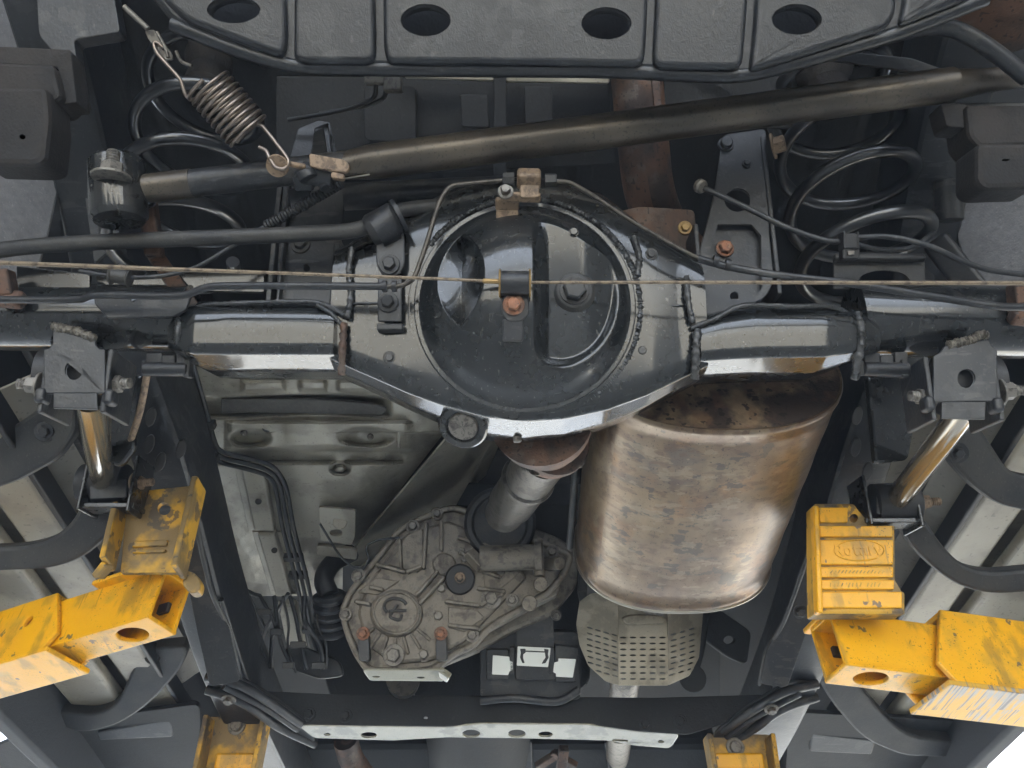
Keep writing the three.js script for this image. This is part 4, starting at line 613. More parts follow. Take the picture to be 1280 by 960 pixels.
// ---------------------------------------------------------------- tail pipe, muffler, catalyst
{
  const t = thing('tail_pipe', 'rust brown tail pipe rising behind the long rod', 'exhaust pipe');
  mesh('pipe', tube([at(868, 330, 1.2), at(830, 285, 1.15), at(812, 240, 1.11), at(804, 180, 1.09), at(796, 100, 1.08), at(790, 40, 1.08)], .0345, { smooth: true, sides: 28, seg: 50 }), M.rust, t);
  mesh('hanger', plate(face(812, 110, 1.02, N(40)), [[813, 88], [824, 88], [828, 132], [818, 134]], .004), M.rust, t);
  mesh('hanger_plate', plate(face(820, 275, 1.03, N(40)), [[762, 266], [800, 258], [868, 262], [872, 300], [850, 318], [800, 290]], .006, { r: 6 }), M.rust, t);
  mesh('hanger_bolt', bolt(face(820, 275, 1.03, N(40)).hit(856, 285, .001), N(40), .006, .004), M.brass, t);
}
{
  const t = thing('muffler', 'large oval stainless muffler with rust stained shell', 'muffler');
  const cx = .277, cy = .042, ring = (z, k, n = 88, dx = 0) => Array.from({ length: n }, (_, i) => { const a = i / n * 2 * Math.PI, p = 2 / 2.35, c = Math.cos(a), s = Math.sin(a); return V(cx + dx + .167 * k * Math.sign(c) * Math.abs(c) ** p, cy + (.122 - .167 * (1 - k)) * Math.sign(s) * Math.abs(s) ** p, z); });
  const sect = [[-.098, .985], [-.0975, 1.0], [-.101, 1.012], [-.107, 1.012], [-.110, 1.003], [-.118, 1.003], [-.121, .996]]; for (let i = 0; i <= 14; i++) sect.push([-.13 - i / 14 * .385, .996 + .0035 * Math.sin(i * 1.7)]); sect.push([-.519, 1.006], [-.525, 1.012], [-.531, 1.01], [-.534, 1.0], [-.533, .97]);
  const sh = mesh('shell', loft(sect.map(([z, k]) => ring(z, k)), { cap: false, crease: .9 }), M.shell, t);
  mesh('end_cap', loft([[-.0985, .99], [-.108, .985], [-.114, .97], [-.112, .93], [-.108, .8], [-.106, .5], [-.106, .1]].map(([z, k]) => ring(z, k)), { crease: .9 }).scale(1, 1, 1), M.cap, t);
  mesh('end_cap', loft([[-.531, .99], [-.524, .97], [-.53, .8], [-.532, .2]].map(([z, k]) => ring(z, k)).map(r => r.reverse()), { crease: .9 }), M.cap, t);
  mesh('rolled_rim', tube([...ring(-.5335, 1.004), ring(-.5335, 1.004)[0]], .0034, { smooth: true, seg: 200, sides: 8, cap: false }), M.zinc, sh);
  mesh('seam_bead', tube([V(cx - .118, cy - .083, -.125), V(cx - .118, cy - .083, -.52)], .0022, { sides: 8 }), M.shell, sh);
  mesh('outlet_pipe', tube([V(.22, .1, -.12), V(.22, .11, -.07), V(.22, .16, -.03), V(.2, .22, .0)], .034, { smooth: true, sides: 24 }), M.rust, t);
  const inl = thing('exhaust_pipe', 'narrow grey exhaust pipe under the perforated heat shield', 'exhaust pipe');
  mesh('pipe', [tube([V(.275, .05, -.53), V(.27, .03, -.62), at(795, 800, 1.58), at(782, 850, 1.66), at(776, 905, 1.86), at(770, 960, 2.2)], .03, { smooth: true, sides: 24, seg: 40 })], M.dullZinc, inl);
  const mid = face(805, 805, 1.46, N(33)), lf = plane(mid.hit(773, 800), N(33, -48)), rf = plane(mid.hit(835, 800), N(33, 48));
  const k = thing('heat_shield', 'tan perforated heat shield around the catalyst below the muffler', 'heat shield');
  const rows = [...Array(8).keys()], sl = (x, y, t) => oval(x, y, 4.7, 1.7, 12, t);
  mesh('shield_face', plate(mid, [[773, 738], [835, 738], [835, 857], [773, 857]], .002, { r: 1, bev: .0006, holes: rows.flatMap(i => [0, 1, 2, 3, 4].map(c => sl(779 + c * 12.3, 797 + i * 7.4, 0))) }), M.shield, k);
  mesh('shield_side', plate(lf, [[724, 752], [738, 742], [773, 738], [773, 857], [757, 852], [735, 832], [724, 806], [720, 780]], .002, { r: 3, bev: .0006, holes: rows.flatMap(i => [0, 1, 2, 3].filter(c => !(i > 6 && c < 1)).map(c => sl(737 + c * 10.2 - (i < 5 ? 0 : -1), 785 + c * 3 + i * 7.3, .3))) }), M.shield, k);
  mesh('shield_side', plate(rf, [[835, 738], [874, 742], [880, 756], [874, 822], [862, 845], [835, 857]], .002, { r: 3, bev: .0006, holes: rows.flatMap(i => [0, 1, 2].map(c => sl(842 + c * 11.5 - (i > 5 ? 2 : 0), 793 - c * 3.4 + i * 7.2, -.3))) }), M.shield, k);
  mesh('shield_bead', [plate(mid, [[776, 772], [790, 768], [822, 768], [834, 774], [830, 781], [782, 781]], .006, { lift: .005, r: 5, bev: .003 })], M.shield, k);
  mesh('catalyst_body', [turned(mid.hit(808, 745, -.075), mid.hit(800, 860, -.075), [[0, 0], [0, .05], [.11, .05], [.14, .045], [.16, .03], [.16, 0]], 36)], M.black, k);
}

// ---------------------------------------------------------------- propeller shaft and transfer case
{
  const s = thing('propeller_shaft', 'grey steel propeller shaft running from the differential to the transfer case', 'drive shaft');
  const a = onZ(690, 556, -.2), b = at(626, 648, 1.43), d = b.clone().sub(a), L = d.length(), at_ = t => a.clone().addScaledVector(d, t);
  mesh('shaft_tube', [turned(at_(.12), b, [[0, 0], [0, .036], [.03, .038], [.09, .038], [.094, .042], [.1, .043], [.106, .042], [.108, .038], [L * .62, .039], [L * .7, .034], [L * .8, .034], [L * .8, 0]], 40)], M.shaft, s);
  mesh('flange', [turned(at_(-.05), b, [[0, 0], [0, .044], [.004, .05], [.014, .05], [.016, .045], [.034, .045], [.05, .03], [.05, 0]], 36)], M.rust, s);
  for (let i = 0; i < 4; i++) { const q = i * Math.PI / 2 + .6, u = V(1, 0, 0), v = d.clone().normalize().cross(u).normalize(); mesh('flange_bolt', bolt(at_(.0).addScaledVector(u, .043 * Math.cos(q)).addScaledVector(v, .043 * Math.sin(q)), d.clone().normalize(), .007, .008), M.dullZinc, s); }
  mesh('yoke', [rod(at_(.08), at_(.2), .026), bar(at_(.06).add(V(-.045, 0, 0)), at_(.06).add(V(.045, 0, 0)), .024, .024, V(0, 1, 0), .008)], M.shaft, s);
}
{
  const t = thing('transfer_case', 'cast alloy transfer case with ribs and bolts at the end of the shaft', 'gearbox');
  const P = face(560, 740, 1.5, N(24));
  const out = [[428, 764], [437, 742], [452, 722], [470, 700], [500, 662], [522, 650], [546, 640], [566, 634], [590, 642], [620, 668], [660, 676], [690, 682], [714, 694], [706, 716], [688, 738], [660, 756], [612, 784], [592, 806], [566, 818], [540, 838], [500, 842], [460, 838], [446, 818], [434, 790]];
  const rr = (cx, cy, rx, ry, r = 5, l = .006, th = .01) => plate(P, oval(cx, cy, rx, ry, 30), th, { lift: l, r: 0, bev: .003 });
  mesh('case_body', [plate(P, out, .12, { r: 7, bev: .008 }), plate(P, [[446, 764], [462, 726], [506, 668], [560, 650], [600, 668], [640, 700], [660, 720], [610, 772], [584, 800], [540, 826], [490, 830], [458, 806]], .02, { lift: .012, r: 8, bev: .006 })], M.alloy, t);
  mesh('case_flange', tube([...out, out[0]].map(([x, y]) => P.hit(x, y, .004)), .006, { bend: .012 }), M.alloy, t);
  mesh('case_half', [plate(P, [[440, 770], [446, 740], [500, 680], [560, 640], [620, 640], [700, 672], [724, 690], [722, 730], [690, 770], [640, 790], [600, 812], [540, 836], [470, 836]], .08, { lift: -.09, r: 8, bev: .008 }), plate(P, [[596, 712], [640, 704], [700, 712], [700, 742], [660, 762], [616, 786], [590, 800], [596, 760]], .05, { lift: -.012, r: 8, bev: .006 })], M.alloy, t);
  mesh('case_pocket', [plate(P, [[509, 668], [528, 660], [530, 708], [522, 716], [484, 706]], .006, { lift: .0165, r: 3, bev: .002 }), plate(P, [[446, 740], [470, 722], [500, 726], [472, 744]], .006, { lift: .015, r: 3, bev: .002 }), plate(P, [[604, 716], [630, 708], [650, 716], [624, 738], [606, 738]], .006, { lift: .015, r: 3, bev: .002 }), plate(P, [[560, 758], [596, 762], [606, 772], [580, 790], [560, 784]], .006, { lift: .015, r: 3, bev: .002 })], M.alloy, t);
  mesh('bearing_boss', [plate(P, oval(495, 766, 33, 30, 36), .02, { lift: .022, bev: .005 }), tube(oval(495, 766, 28, 26, 40).concat([[523, 766]]).map(([x, y]) => P.hit(x, y, .022)), .003, { smooth: true })], M.alloy, t);
  const mark = (pts, r = .0028) => tube(pts.map(([x, y]) => P.hit(x, y, .0235)), r, { bend: .006, sides: 8 });
  mesh('cast_mark', [tube(Array.from({ length: 14 }, (_, i) => { const a = .25 + i / 13 * 3.7; return P.hit(494 + 14 * Math.cos(a), 758 - 10 * Math.sin(a), .0235); }), .003, { smooth: true, sides: 8 }), mark([[486, 764], [508, 763]]), mark([[497, 756], [486, 771], [500, 776], [502, 768]])], M.dusty, t);
  mesh('filler_boss', [plate(P, oval(555, 705, 15, 14, 30), .016, { lift: .018, bev: .004, holes: [[555, 705, 8, 7.5]] })], M.alloy, t);
  mesh('vibration_damper', [turned(P.hit(575, 724, .012), P.hit(575, 724, .05), [[0, 0], [0, .028], [.01, .028], [.014, .025], [.014, 0]], 36), bolt(P.hit(575, 724, .026), P.n, .007, .006)], M.black, t);
  mesh('damper_bolt', bolt(P.hit(575, 722, .028), P.n, .0065, .006), M.tan, t);
  const ribs = [[[520, 746], [548, 714]], [[524, 756], [556, 722]], [[533, 654], [530, 712]], [[552, 652], [552, 690]], [[470, 706], [508, 716]], [[508, 716], [528, 708]], [[500, 674], [502, 712]], [[444, 752], [464, 756]], [[462, 734], [480, 738]], [[556, 752], [600, 758]], [[600, 758], [630, 742]], [[560, 782], [600, 786]], [[576, 690], [602, 714]], [[602, 714], [626, 722]], [[596, 736], [632, 740]], [[572, 672], [596, 680]]];
  for (const [a, b] of ribs) mesh('rib', bar(P.hit(...a, .014), P.hit(...b, .014), .007, .022, P.n, .0028), M.alloy, t);
  for (let i = 0; i < 7; i++) { const a = Math.PI * (.22 + i * .095); mesh('rib', bar(P.hit(495 + 34 * Math.cos(a), 766 + 31 * Math.sin(a), .014), P.hit(495 + 56 * Math.cos(a), 766 + 54 * Math.sin(a), .011), .006, .012, P.n, .0025), M.alloy, t); }
  for (const [x, y, R] of [[516, 658, .009], [546, 642, .008], [448, 720, .009], [432, 768, .008], [577, 690, .008], [626, 716, .009], [552, 736, .008], [548, 770, .009], [590, 794, .009], [640, 750, .008], [530, 818, .009], [580, 700, .006], [690, 690, .008], [600, 646, .008]]) mesh('case_bolt', [bolt(P.hit(x, y, .008), P.n, R, .006), rod(P.hit(x, y, -.01), P.hit(x, y, .009), R * 1.5, 16)], M.dullZinc, t);
  for (const [x, y] of [[492, 819], [614, 748]]) mesh('drain_plug', [rod(P.hit(x, y, 0), P.hit(x, y, .018), .018), bolt(P.hit(x, y, .017), P.n, .013, .008)], M.dullZinc, t);
  for (const [x, y] of [[454, 800], [551, 800]]) { mesh('hanger_leg', plate(P, [[x - 7, y - 7], [x + 7, y - 7], [x + 8, y + 26], [x - 6, y + 26]], .02, { lift: .03, r: 4 }), M.satin, t); mesh('hanger_bolt', bolt(P.hit(x, y - 8, .03), P.n, .008, .008), M.copper, t); }
  mesh('support_foot', [plate(plane(P.hit(505, 845, .02), N(80)), [[453, 838], [556, 838], [555, 852], [462, 851]], .005, { holes: [[470, 846, 6, 1.8], [526, 847, 6, 1.8]] }), bar(P.hit(548, 838, .02), P.hit(562, 848, .02), .02, .012)], M.pale, t);  // foot coloured pale to imitate light reflected from the floor
  const act = [P.hit(600, 698, .04), P.hit(676, 696, .04)];
  mesh('actuator', [rod(...act, .0235), turned(P.hit(668, 696, .04), P.hit(684, 696, .04), [[0, 0], [0, .029], [.012, .029], [.012, 0]], 26), rod(P.hit(672, 674, .04), P.hit(674, 720, .04), .01), bar(P.hit(585, 690, .03), P.hit(604, 710, .03), .02, .02)], M.alloy, t);
  mesh('output_housing', [turned(P.hit(625, 654, -.01), P.hit(625, 654, .1), [[0, 0], [0, .07], [.04, .068], [.047, .062], [.047, .054], [.03, .05], [.03, 0]], 40)], M.dusty, t);
  mesh('sensor', [rod(P.hit(676, 730, .0), P.hit(676, 730, .05), .013), rod(P.hit(662, 754, .0), P.hit(662, 754, .05), .014), rod(P.hit(684, 705, .0), P.hit(700, 704, .04), .012)], M.alloy, t);
  mesh('breather_lead', tube([P.hit(500, 672, .02), P.hit(470, 676, .03), P.hit(458, 684, .03), P.hit(460, 700, .03), P.hit(448, 710, .03), P.hit(430, 700, .05), P.hit(400, 655, .1)], .0022, { smooth: true, sides: 8 }), M.satin, t);
}
// unit with white labels behind the transfer case
{
  const g = thing('gearbox_support', 'black gearbox mount carrying three white labels', 'mount');
  const P = face(668, 822, 1.56, N(34));
  mesh('mount_block', [plate(P, [[608, 812], [636, 812], [636, 850], [608, 850]], .04, { lift: -.004, r: 3 }), plate(P, [[646, 760], [692, 762], [694, 850], [644, 850]], .05, { lift: -.004, r: 4 }), plate(P, [[694, 806], [724, 810], [720, 852], [694, 852]], .04, { lift: -.004, r: 3 }), plate(P, [[600, 788], [724, 790], [726, 875], [600, 872]], .06, { lift: -.03, r: 8 }), bxIn(P, 640, 826, .0, .01, .05, .03), bxIn(P, 690, 826, .0, .01, .05, .03)], M.satin, g);
  mesh('white_label', plate(P, [[616, 819], [637, 821], [637, 826], [641, 827], [641, 838], [637, 839], [635, 844], [615, 843]], .002, { r: 1, bev: .0004 }), M.white, g);
  mesh('white_label', plate(P, [[698, 823], [720, 824], [716, 847], [695, 846], [695, 842], [691, 840], [693, 828], [698, 827]], .002, { r: 1, bev: .0004 }), M.white, g);
  mesh('white_label', plate(P, [[647, 808], [689, 810], [685, 834], [646, 832]], .002, { r: 1, bev: .0004 }), M.white, g);
  mesh('label_print', [bar(P.hit(656, 814, .001), P.hit(681, 815, .001), .0022, .002), plate(P, [[650, 811], [657, 811], [657, 816], [654, 818], [654, 823], [656, 829], [653, 829], [650, 822], [651, 816]], .003, { lift: .0015, r: 1 }), plate(P, [[680, 811], [686, 812], [685, 818], [686, 822], [682, 829], [677, 830], [679, 826], [682, 822], [681, 816]], .003, { lift: .0015, r: 1 })], M.black, g);
  mesh('mount_bolt', bolt(P.hit(695, 769, .002), P.n, .007, .005), M.dullZinc, g);
  mesh('mount_tray', [tube([P.hit(600, 876, -.02), P.hit(640, 872, -.02), P.hit(700, 878, -.02), P.hit(724, 862, -.02)], .008), plate(P, [[722, 740], [728, 660], [736, 660], [732, 790]], .01, { lift: -.02 })], M.satin, g);
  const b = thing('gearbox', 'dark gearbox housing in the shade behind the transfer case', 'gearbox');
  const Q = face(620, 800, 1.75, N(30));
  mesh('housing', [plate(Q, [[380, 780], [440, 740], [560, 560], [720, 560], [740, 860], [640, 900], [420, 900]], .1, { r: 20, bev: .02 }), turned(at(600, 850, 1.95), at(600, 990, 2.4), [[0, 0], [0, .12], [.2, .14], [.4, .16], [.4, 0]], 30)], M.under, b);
  const f = thing('front_shaft', 'short pale shaft under the support foot of the transfer case', 'drive shaft');
  mesh('shaft_tube', turned(at(504, 848, 1.6), at(508, 905, 1.9), [[0, 0], [0, .034], [.03, .032], [.06, .022], [.3, .022], [.3, 0]], 24), M.shaft, f);
  const q = thing('corrugated_boot', 'grey corrugated boot left of the transfer case', 'boot');
  const pr = [[0, 0]]; for (let i = 0; i < 5; i++) pr.push([i * .018, .026], [i * .018 + .005, .034], [i * .018 + .011, .034], [i * .018 + .016, .026]); pr.push([.09, 0]);
  mesh('bellows', turned(at(412, 742, 1.6), at(416, 800, 1.62), pr, 28, .5), M.satin, q);
  mesh('bellows_pipe', tube([at(412, 745, 1.6), at(405, 725, 1.62), at(415, 705, 1.66), at(440, 690, 1.7)], .02, { smooth: true }), M.black, q);
}

// ---------------------------------------------------------------- pipes along the left rail
{
  const p = thing('fuel_pipe_bundle', 'bundle of black pipes clipped along the floor beside the rail', 'pipe bundle');
  const lay = [[234, 455, 0], [247, 500, 0], [264, 560, 0], [276, 572, 0], [312, 580, 0], [338, 588, 0], [348, 604, 0], [358, 660, 0], [376, 728, 0], [392, 812, 0]];
  for (let k = 0; k < 3; k++) mesh('pipe', tube(lay.map(([x, y], i) => onY(x + (k - 1) * (i < 3 || i > 5 ? 7 : 4) + (i < 6 ? 0 : 2), y + (k - 1) * (i > 2 && i < 6 ? -6 : 0), .185 - (i > 6 ? .02 * (i - 6) : 0))), .0042, { bend: .03 }), M.satin, p);
  for (let k = 0; k < 2; k++) mesh('pipe', tube([[205 + k * 9, 455, .17], [228 + k * 8, 528, .16], [246 + k * 8, 572, .15], [258 + k * 7, 592, .14], [274 + k * 5, 640, .13], [277 + k * 6, 710, .12], [292, 730 + k * 6, .12], [322 + k * 4, 745, .12]].map(q => onY(...q)), .004, { bend: .02 }), M.satin, p);
  for (const [x, y, h] of [[254, 534, .18], [258, 576, .15], [366, 700, .155], [372, 722, .15], [388, 790, .13]]) { const P = plane(onY(x, y, h), N(80, 8)); mesh('pipe_clip', [bxIn(P, x, y, .006, .038, .014, .014)], M.dusty, p); }
  mesh('pipe', [tube([onY(360, 742, .12), onY(330, 790, .11), onY(322, 830, .1)], .004), tube([onY(352, 752, .12), onY(340, 800, .11), onY(300, 720, .14)], .003)], M.satin, p);
  const lo = thing('wiring_loom', 'tangle of dark wires and clips beside the corrugated boot', 'wires');
  for (let k = 0; k < 7; k++) { const x0 = 318 + k * 13, j = () => (rnd() - .5) * 16; mesh('wire', tube([at(x0 + j(), 745, 1.6), at(x0 + 6 + j(), 775 + j(), 1.58), at(x0 + 10 + j(), 800 + j(), 1.6), at(x0 + 16 + j(), 836 + j() * .6, 1.62)], .0022 + .003 * rnd(), { smooth: true, sides: 8 }), k % 3 ? M.satin : M.dusty, lo); }
  for (const [x, y] of [[345, 790], [372, 806], [398, 832], [360, 832], [330, 765]]) { const P = face(x, y, 1.57, N(30, 10)); mesh('loom_clip', bxIn(P, x, y, .004, .018 + .012 * rnd(), .012, .012), M.dusty, lo); }
  mesh('loom_tray', plate(face(380, 840, 1.64, N(30)), [[352, 812], [372, 806], [424, 826], [430, 846], [400, 850], [360, 836]], .02, { r: 8, bev: .005 }), M.satin, lo);
  const r = thing('brake_hose', 'tan brake hose hanging beside the left frame rail', 'hose');
  mesh('hose_wall', tube([at(184, 466, 1.02), at(176, 510, 1.06), at(163, 552, 1.12)], .0045, { smooth: true }), M.tan, r);
  const l = thing('drain_pipe', 'thin grey pipe hanging beside the muffler', 'pipe');
  mesh('pipe', [tube([onZ(722, 560, -.3), onZ(712, 684, -.5)], .0062), tube([onZ(735, 560, -.32), onZ(726, 660, -.5)], .004)], M.dusty, l);
  const bb = thing('bracket_arm', 'dark bracket and hose ends beyond the heat shield', 'bracket');
  const Q = face(900, 800, 1.62, N(30));
  mesh('bracket_plate', [plate(Q, [[876, 770], [900, 762], [940, 790], [934, 832], [910, 822], [880, 800]], .02, { r: 8, bev: .004, holes: [[912, 800, 10, 8]] }), rod(Q.hit(866, 848, 0), Q.hit(866, 848, .03), .026), tube([Q.hit(880, 765, 0), Q.hit(874, 810, .01), Q.hit(866, 840, .01)], .012)], M.under, bb);
}

// ---------------------------------------------------------------- side step brackets
{
  const mk = (label, P, outs, bolts) => { const s = thing('step_bracket', label, 'bracket', undefined); mesh('bracket_arm', outs.map(([o, r, l = 0]) => plate(P, o, .028, { r, bev: .006, lift: l })), M.dusty, s); for (const [x, y] of bolts) mesh('arm_bolt', [rod(P.hit(x, y, -.002), P.hit(x, y, .002), .016), bolt(P.hit(x, y, .001), P.n, .008, .006)], M.satin, s); };
  const L = face(90, 620, 1.2, N(52, 6)), R = face(1210, 640, 1.2, N(52, -6));
  mk('broad flat step bracket with a bolt, between the left tube and the sill', L, [[[[56, 505], [92, 505], [96, 538], [70, 575], [20, 602], [-40, 622], [-40, 560], [20, 530]], 12]], [[57, 539]]);
  mk('curved step bracket hooking left above the square yellow tube', L, [[[[104, 622], [160, 630], [142, 664], [100, 700], [60, 712], [-40, 716], [-40, 686], [30, 683], [68, 672], [92, 650]], 18, -.01]], []);
  mk('broad flat step bracket with a bolt, right of the clean link rod', R, [[[[1190, 536], [1222, 528], [1248, 568], [1262, 590], [1330, 604], [1330, 648], [1250, 632], [1218, 610], [1186, 575]], 14]], [[1197, 566]]);
  mk('curved step bracket hooking right over the pale running board', R, [[[[1122, 652], [1156, 646], [1176, 680], [1204, 708], [1236, 716], [1330, 708], [1330, 738], [1240, 744], [1200, 734], [1168, 712], [1140, 684]], 20, -.01]], []);
  const F = plane(onY(180, 850, .02), N(75));
  mk('curved step bracket further ahead below the square yellow tube', F, [[[[176, 812], [238, 806], [226, 838], [188, 880], [150, 906], [104, 918], [60, 904], [20, 896], [20, 880], [70, 890], [120, 894], [146, 880], [160, 850]], 18]], [[191, 820]]);
  const F2 = plane(onY(1100, 850, .02), N(75));
  mk('dark step bracket further ahead below the scraped yellow sleeve', F2, [[[[1006, 820], [1050, 830], [1086, 872], [1110, 900], [1140, 922], [1220, 930], [1220, 948], [1130, 946], [1080, 925], [1040, 880]], 18]], []);
}
// lower skirts of the body ahead of the lift arms
{
  const s = thing('engine_bay_shield', 'dark shields under the front of the car between crossmember and running boards', 'shield');
  for (const q of [[[60, 905], [250, 880], [250, 1010], [-20, 1010], [-10, 935]], [[986, 890], [1262, 905], [1210, 1010], [980, 1010]]]) { const P = plane(onY(q[0][0], q[0][1], .0), N(86)); mesh('shield_panel', plate(P, q, .01, { r: 10 }), M.under, s); }
  for (const q of [[[120, 915], [214, 898], [216, 922], [124, 926]], [[1014, 916], [1096, 926], [1090, 944], [1012, 940]]]) { const P = plane(onY(q[0][0], q[0][1], -.006), N(80)); mesh('shield_step', plate(P, q, .016, { r: 3, bev: .005 }), M.satin, s); }
  const P = plane(onY(1180, 905, .01), N(86)); 
  mesh('shield_rim', [tube(oval(1130, 890, 42, 36, 30).slice(3, 17).map(([x, y]) => P.hit(x, y, .004)), .004, { smooth: true })], M.satin, s);
  const e = thing('front_pipe', 'tan exhaust pipe crossing below the crossmember with the painted sheen', 'exhaust pipe');
  mesh('pipe', tube([at(432, 925, 1.95), at(440, 950, 1.98), at(470, 990, 2.0)], .03, { smooth: true }), M.rust, e);
  const c = thing('pipe_clamp', 'small rusty clamp below the middle of the crossmember', 'clamp');
  mesh('clamp_arms', [bar(at(690, 940, 1.8), at(720, 958, 1.8), .02, .014), bar(at(705, 935, 1.78), at(700, 975, 1.82), .022, .02), bar(at(672, 958, 1.82), at(700, 940, 1.8), .02, .014)], M.rust, c);
  const o = thing('oil_pan', 'dark ribbed pan at the bottom below the crossmember', 'oil pan');
  const O = plane(at(620, 960, 2.1), N(70));
  mesh('pan_body', plate(O, [[360, 930], [900, 930], [900, 1060], [360, 1060]], .1, { r: 20, bev: .02 }), M.under, o);
  for (const x of [560, 605, 660, 760]) mesh('pan_rib', bar(O.hit(x, 925, .004), O.hit(x + (x - 640) * .1, 1010, .004), .02, .014, O.n, .005), M.satin, o);
}

// ---------------------------------------------------------------- lift arms and pads
const font = await new FontLoader().loadAsync('fonts/droid/droid_sans_bold.typeface.json');
function liftArm(t, A0, B0, sleeveAt, wIn, wOut, holePx, scrape, side) {
  const z = B0.clone().sub(A0), L = z.length(); z.normalize(); const y = V(0, 1, 0), x = y.clone().cross(z).normalize(), m = new THREE.Matrix4().makeBasis(x, y, z).setPosition(A0), th = .0065;
  const f = x.z > 0 ? 1 : -1;                                                              // the side of the tube that faces the eye
  const inner = wIn, h = inner / 2, q = h * .68, box = (cx, cy, cz, a, b, c, r = .002) => new RoundedBoxGeometry(a, b, c, 2, r).translate(cx, cy, cz);
  const S = sleeveAt + .12;
  const bottom = slab([[-q, 0], [q, 0], [q, S], [-q, S]], [oval(0, .055, q * .66, .026, 26)], th, .0015).applyMatrix4(new THREE.Matrix4().makeBasis(V(1, 0, 0), V(0, 0, 1), V(0, -1, 0)).setPosition(0, -h, 0));
  const it = mesh('inner_tube', [bottom, box(0, h - th / 2, S / 2, 2 * q, th, S), box(q - th / 2, 0, S / 2, th, inner - .004, S), box(-q + th / 2, 0, S / 2, th, inner - .004, S)].map(g => norm(g).applyMatrix4(m)), M.yellow, t);
  mesh('top_lip', [box(f * (q + .004), h + .002, sleeveAt * .36, .022, .007, sleeveAt * .72), box(0, h + .004, .004, 2 * q + .03, .008, .012)].map(g => norm(g).applyMatrix4(m)), M.yellow, it);
  const H = wOut / 2, Q = q + (H - h), t2 = .008, Z0 = sleeveAt, Z1 = L;
  // sleeve walls, the mouth cut on the slant
  const wall = (sx) => slab([[Z0 + .03, H], [Z0 - .012, -H * .5], [Z0 + .008, -H], [Z1, -H], [Z1, H]], side < 0 && sx === f ? [oval(Z0 + .07, .012, .0085, .0085, 20)] : [], t2, .002).applyMatrix4(new THREE.Matrix4().makeBasis(V(0, 0, 1), V(0, 1, 0), V(-1, 0, 0)).setPosition(sx > 0 ? Q - t2 : -Q, 0, 0));
  const sl = mesh('outer_sleeve', [wall(1), wall(-1), box(0, H - t2 / 2, (Z0 + .03 + Z1) / 2, 2 * Q - .003, t2, Z1 - Z0 - .03)].map(g => norm(g).applyMatrix4(m)), M.yellow, t);
  mesh('sleeve_base', norm(box(0, -H - .001, (Z0 - .01 + Z1) / 2, 2 * Q + .006, t2, Z1 - Z0 + .01)).applyMatrix4(m), scrape, sl);
  mesh('pin_hole', norm(box(-f * (q - th - .004), .004, .03, .008, .016, .02)).applyMatrix4(m), M.black, it);
  return { m, f, h };
}
{
  const l = thing('hoist_beam', 'yellow square lift arm with a bolt hole, carrying the dished pad', 'lift arm');
  const A0 = at(213, 751, 1.17); liftArm(l, A0, onY(-150, 862, A0.y), .185, .082, .102, 0, M.yellow, -1);
  const p = thing('lift_pad', 'dished yellow lift pad with side flanges and a hole, on the left arm', 'lift pad');
  const P = face(192, 660, 1.185, N(12));
  mesh('pad_plate', plate(P, [[180, 613], [248, 606], [240, 650], [226, 716], [150, 716], [155, 660], [150, 637]], .01, { r: 3, holes: [[205, 636, 9.5, 9]] }), M.worn, p);
  mesh('pad_flange', [bar(P.hit(249, 604, .018), P.hit(223, 716, .03), .009, .045, P.n, .003)], M.worn, p);
  mesh('pad_flange', [bar(P.hit(150, 636, .012), P.hit(134, 706, .03), .009, .04, P.n, .003), bar(P.hit(136, 704, .03), P.hit(122, 722, .02), .012, .02, P.n, .004)], M.worn, p);
  mesh('pad_step', [bar(P.hit(166, 681, .001), P.hit(210, 679, .001), .01, .008, P.n, .003), bar(P.hit(166, 690, .001), P.hit(208, 689, .001), .006, .008, P.n, .003)], M.worn, p);
  mesh('pivot_ear', [plate(P, [[230, 712], [244, 716], [251, 728], [248, 740], [238, 742], [228, 732]], .02, { lift: .004, r: 5 })], M.worn, p);
}
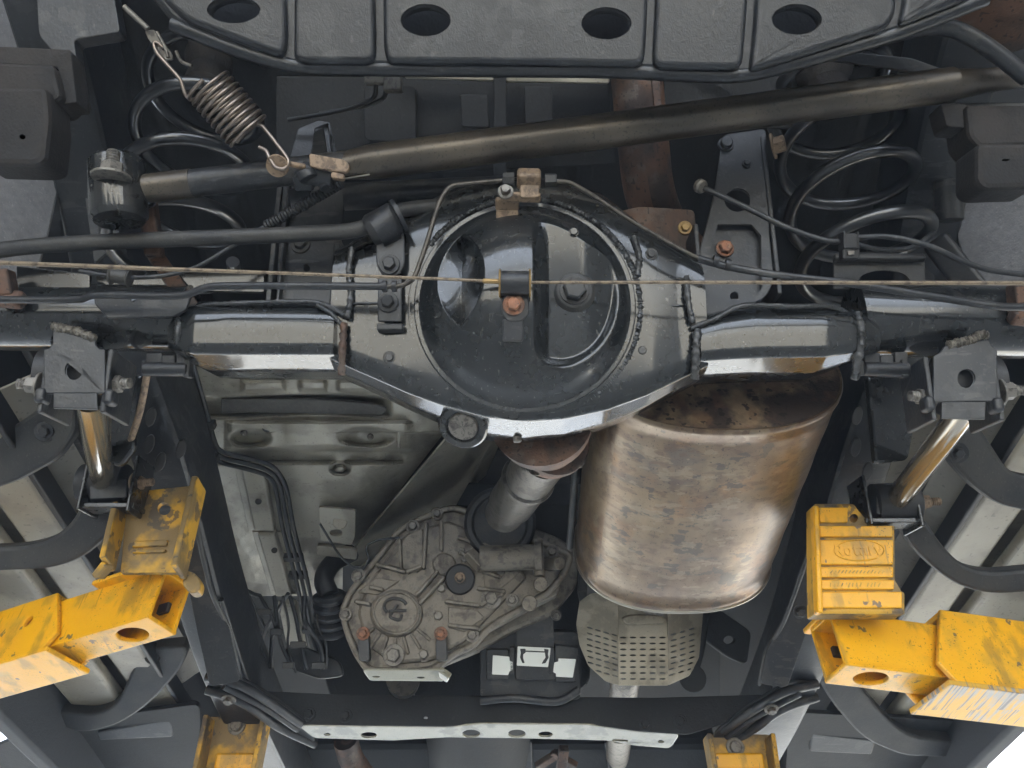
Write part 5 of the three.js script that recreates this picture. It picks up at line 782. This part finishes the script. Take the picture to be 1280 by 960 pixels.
{
  const l = thing('hoist_beam', 'yellow square lift arm with a scraped sleeve, carrying the ribbed pad', 'lift arm');
  const A0 = at(1034, 808, 1.16); liftArm(l, A0, onY(1330, 846, A0.y), .15, .085, .118, 0, M.scrape, 1);
  const p = thing('lift_pad', 'ribbed yellow lift pad with raised oval lettering', 'lift pad');
  const P = face(1068, 690, 1.15, N(20, -2));
  mesh('pad_body', plate(P, [[1018, 629], [1068, 629], [1076, 640], [1092, 656], [1119, 656], [1120, 735], [1132, 740], [1132, 768], [1020, 768]], .045, { r: 3, holes: [[1067, 648, 9, 9]], bev: .004 }), M.worn, p);
  mesh('side_flange', [bar(P.hit(1018, 634, .006), P.hit(1023, 768, .006), .008, .02, P.n, .003)], M.yellow, p);
  for (const [a, b, x1, hole] of [[634, 653, 1060], [657, 671, 1116], [674.5, 706, 1117], [708.5, 722, 1117], [724.5, 737, 1118], [739.5, 760, 1128]]) mesh('rib', plate(P, [[1024, a], [x1, a], [x1, b], [1025, b]], .006, { lift: .0045, r: 2, bev: .0018 }), M.yellow, p);
  const mk = (s, x, y, size, m = P) => { const g = new TextGeometry(s, { font, size, depth: .0016, curveSegments: 3 }); g.computeBoundingBox(); const q = P.uv(x, y); return norm(g.translate(q.x - g.boundingBox.max.x / 2, q.y - size / 2, .0042)).applyMatrix4(P.m); };
  mesh('raised_lettering', [mk('Rotary', 1071, 688.5, .0155)], M.yellow, p);
  mesh('raised_oval', tube([...oval(1074, 688, 31, 13, 40), [1105, 688]].map(([x, y]) => P.hit(x, y, .0045)), .0012, { smooth: true, sides: 6 }), M.yellow, p);
  mesh('worn_lettering', [...Array(15).keys()].flatMap(i => [bar(P.hit(1038 + i * 4.6, 716.5, .0045), P.hit(1040 + i * 4.6 + rnd(), 712 + rnd() * 2, .0045), .0014, .001, P.n, .0003), ...(i % 5 === 4 ? [] : [bar(P.hit(1038 + i * 4.6, 733, .0045), P.hit(1038.6 + i * 4.6 + rnd() * 2, 728 + rnd(), .0045), .0016, .001, P.n, .0003)])]), M.worn, p);
}
for (const [o, label, fl, b] of [
  [[[262, 896], [332, 896], [322, 1010], [248, 1010]], 'small worn yellow lift pad under the left end of the crossmember', [[[262, 897], [246, 975]], [[333, 897], [318, 975]]], [296, 907]],
  [[[884, 918], [962, 918], [972, 1010], [892, 1010]], 'small worn yellow lift pad under the right end of the crossmember', [[[884, 920], [896, 990]], [[962, 920], [972, 990]]], [919, 934]]]) {
  const p = thing('front_lift_pad', label, 'lift pad'), P = face(o[0][0] + 35, 935, 1.6, N(15));
  mesh('pad_plate', plate(P, o, .012, { r: 3 }), M.worn, p);
  for (const [a, c] of fl) mesh('pad_flange', bar(P.hit(...a, .02), P.hit(...c, .03), .01, .05, P.n, .003), M.worn, p);
  mesh('pad_step', bar(P.hit(o[0][0] + 8, 952, .006), P.hit(o[1][0] - 8, 952, .006), .03, .02, P.n, .005), M.yellow, p);
  mesh('pad_bolt', bolt(P.hit(...b, .001), P.n, .012, .006, { hex: false }), M.dullZinc, p);
}
settle();
renderer.render(scene, camera);
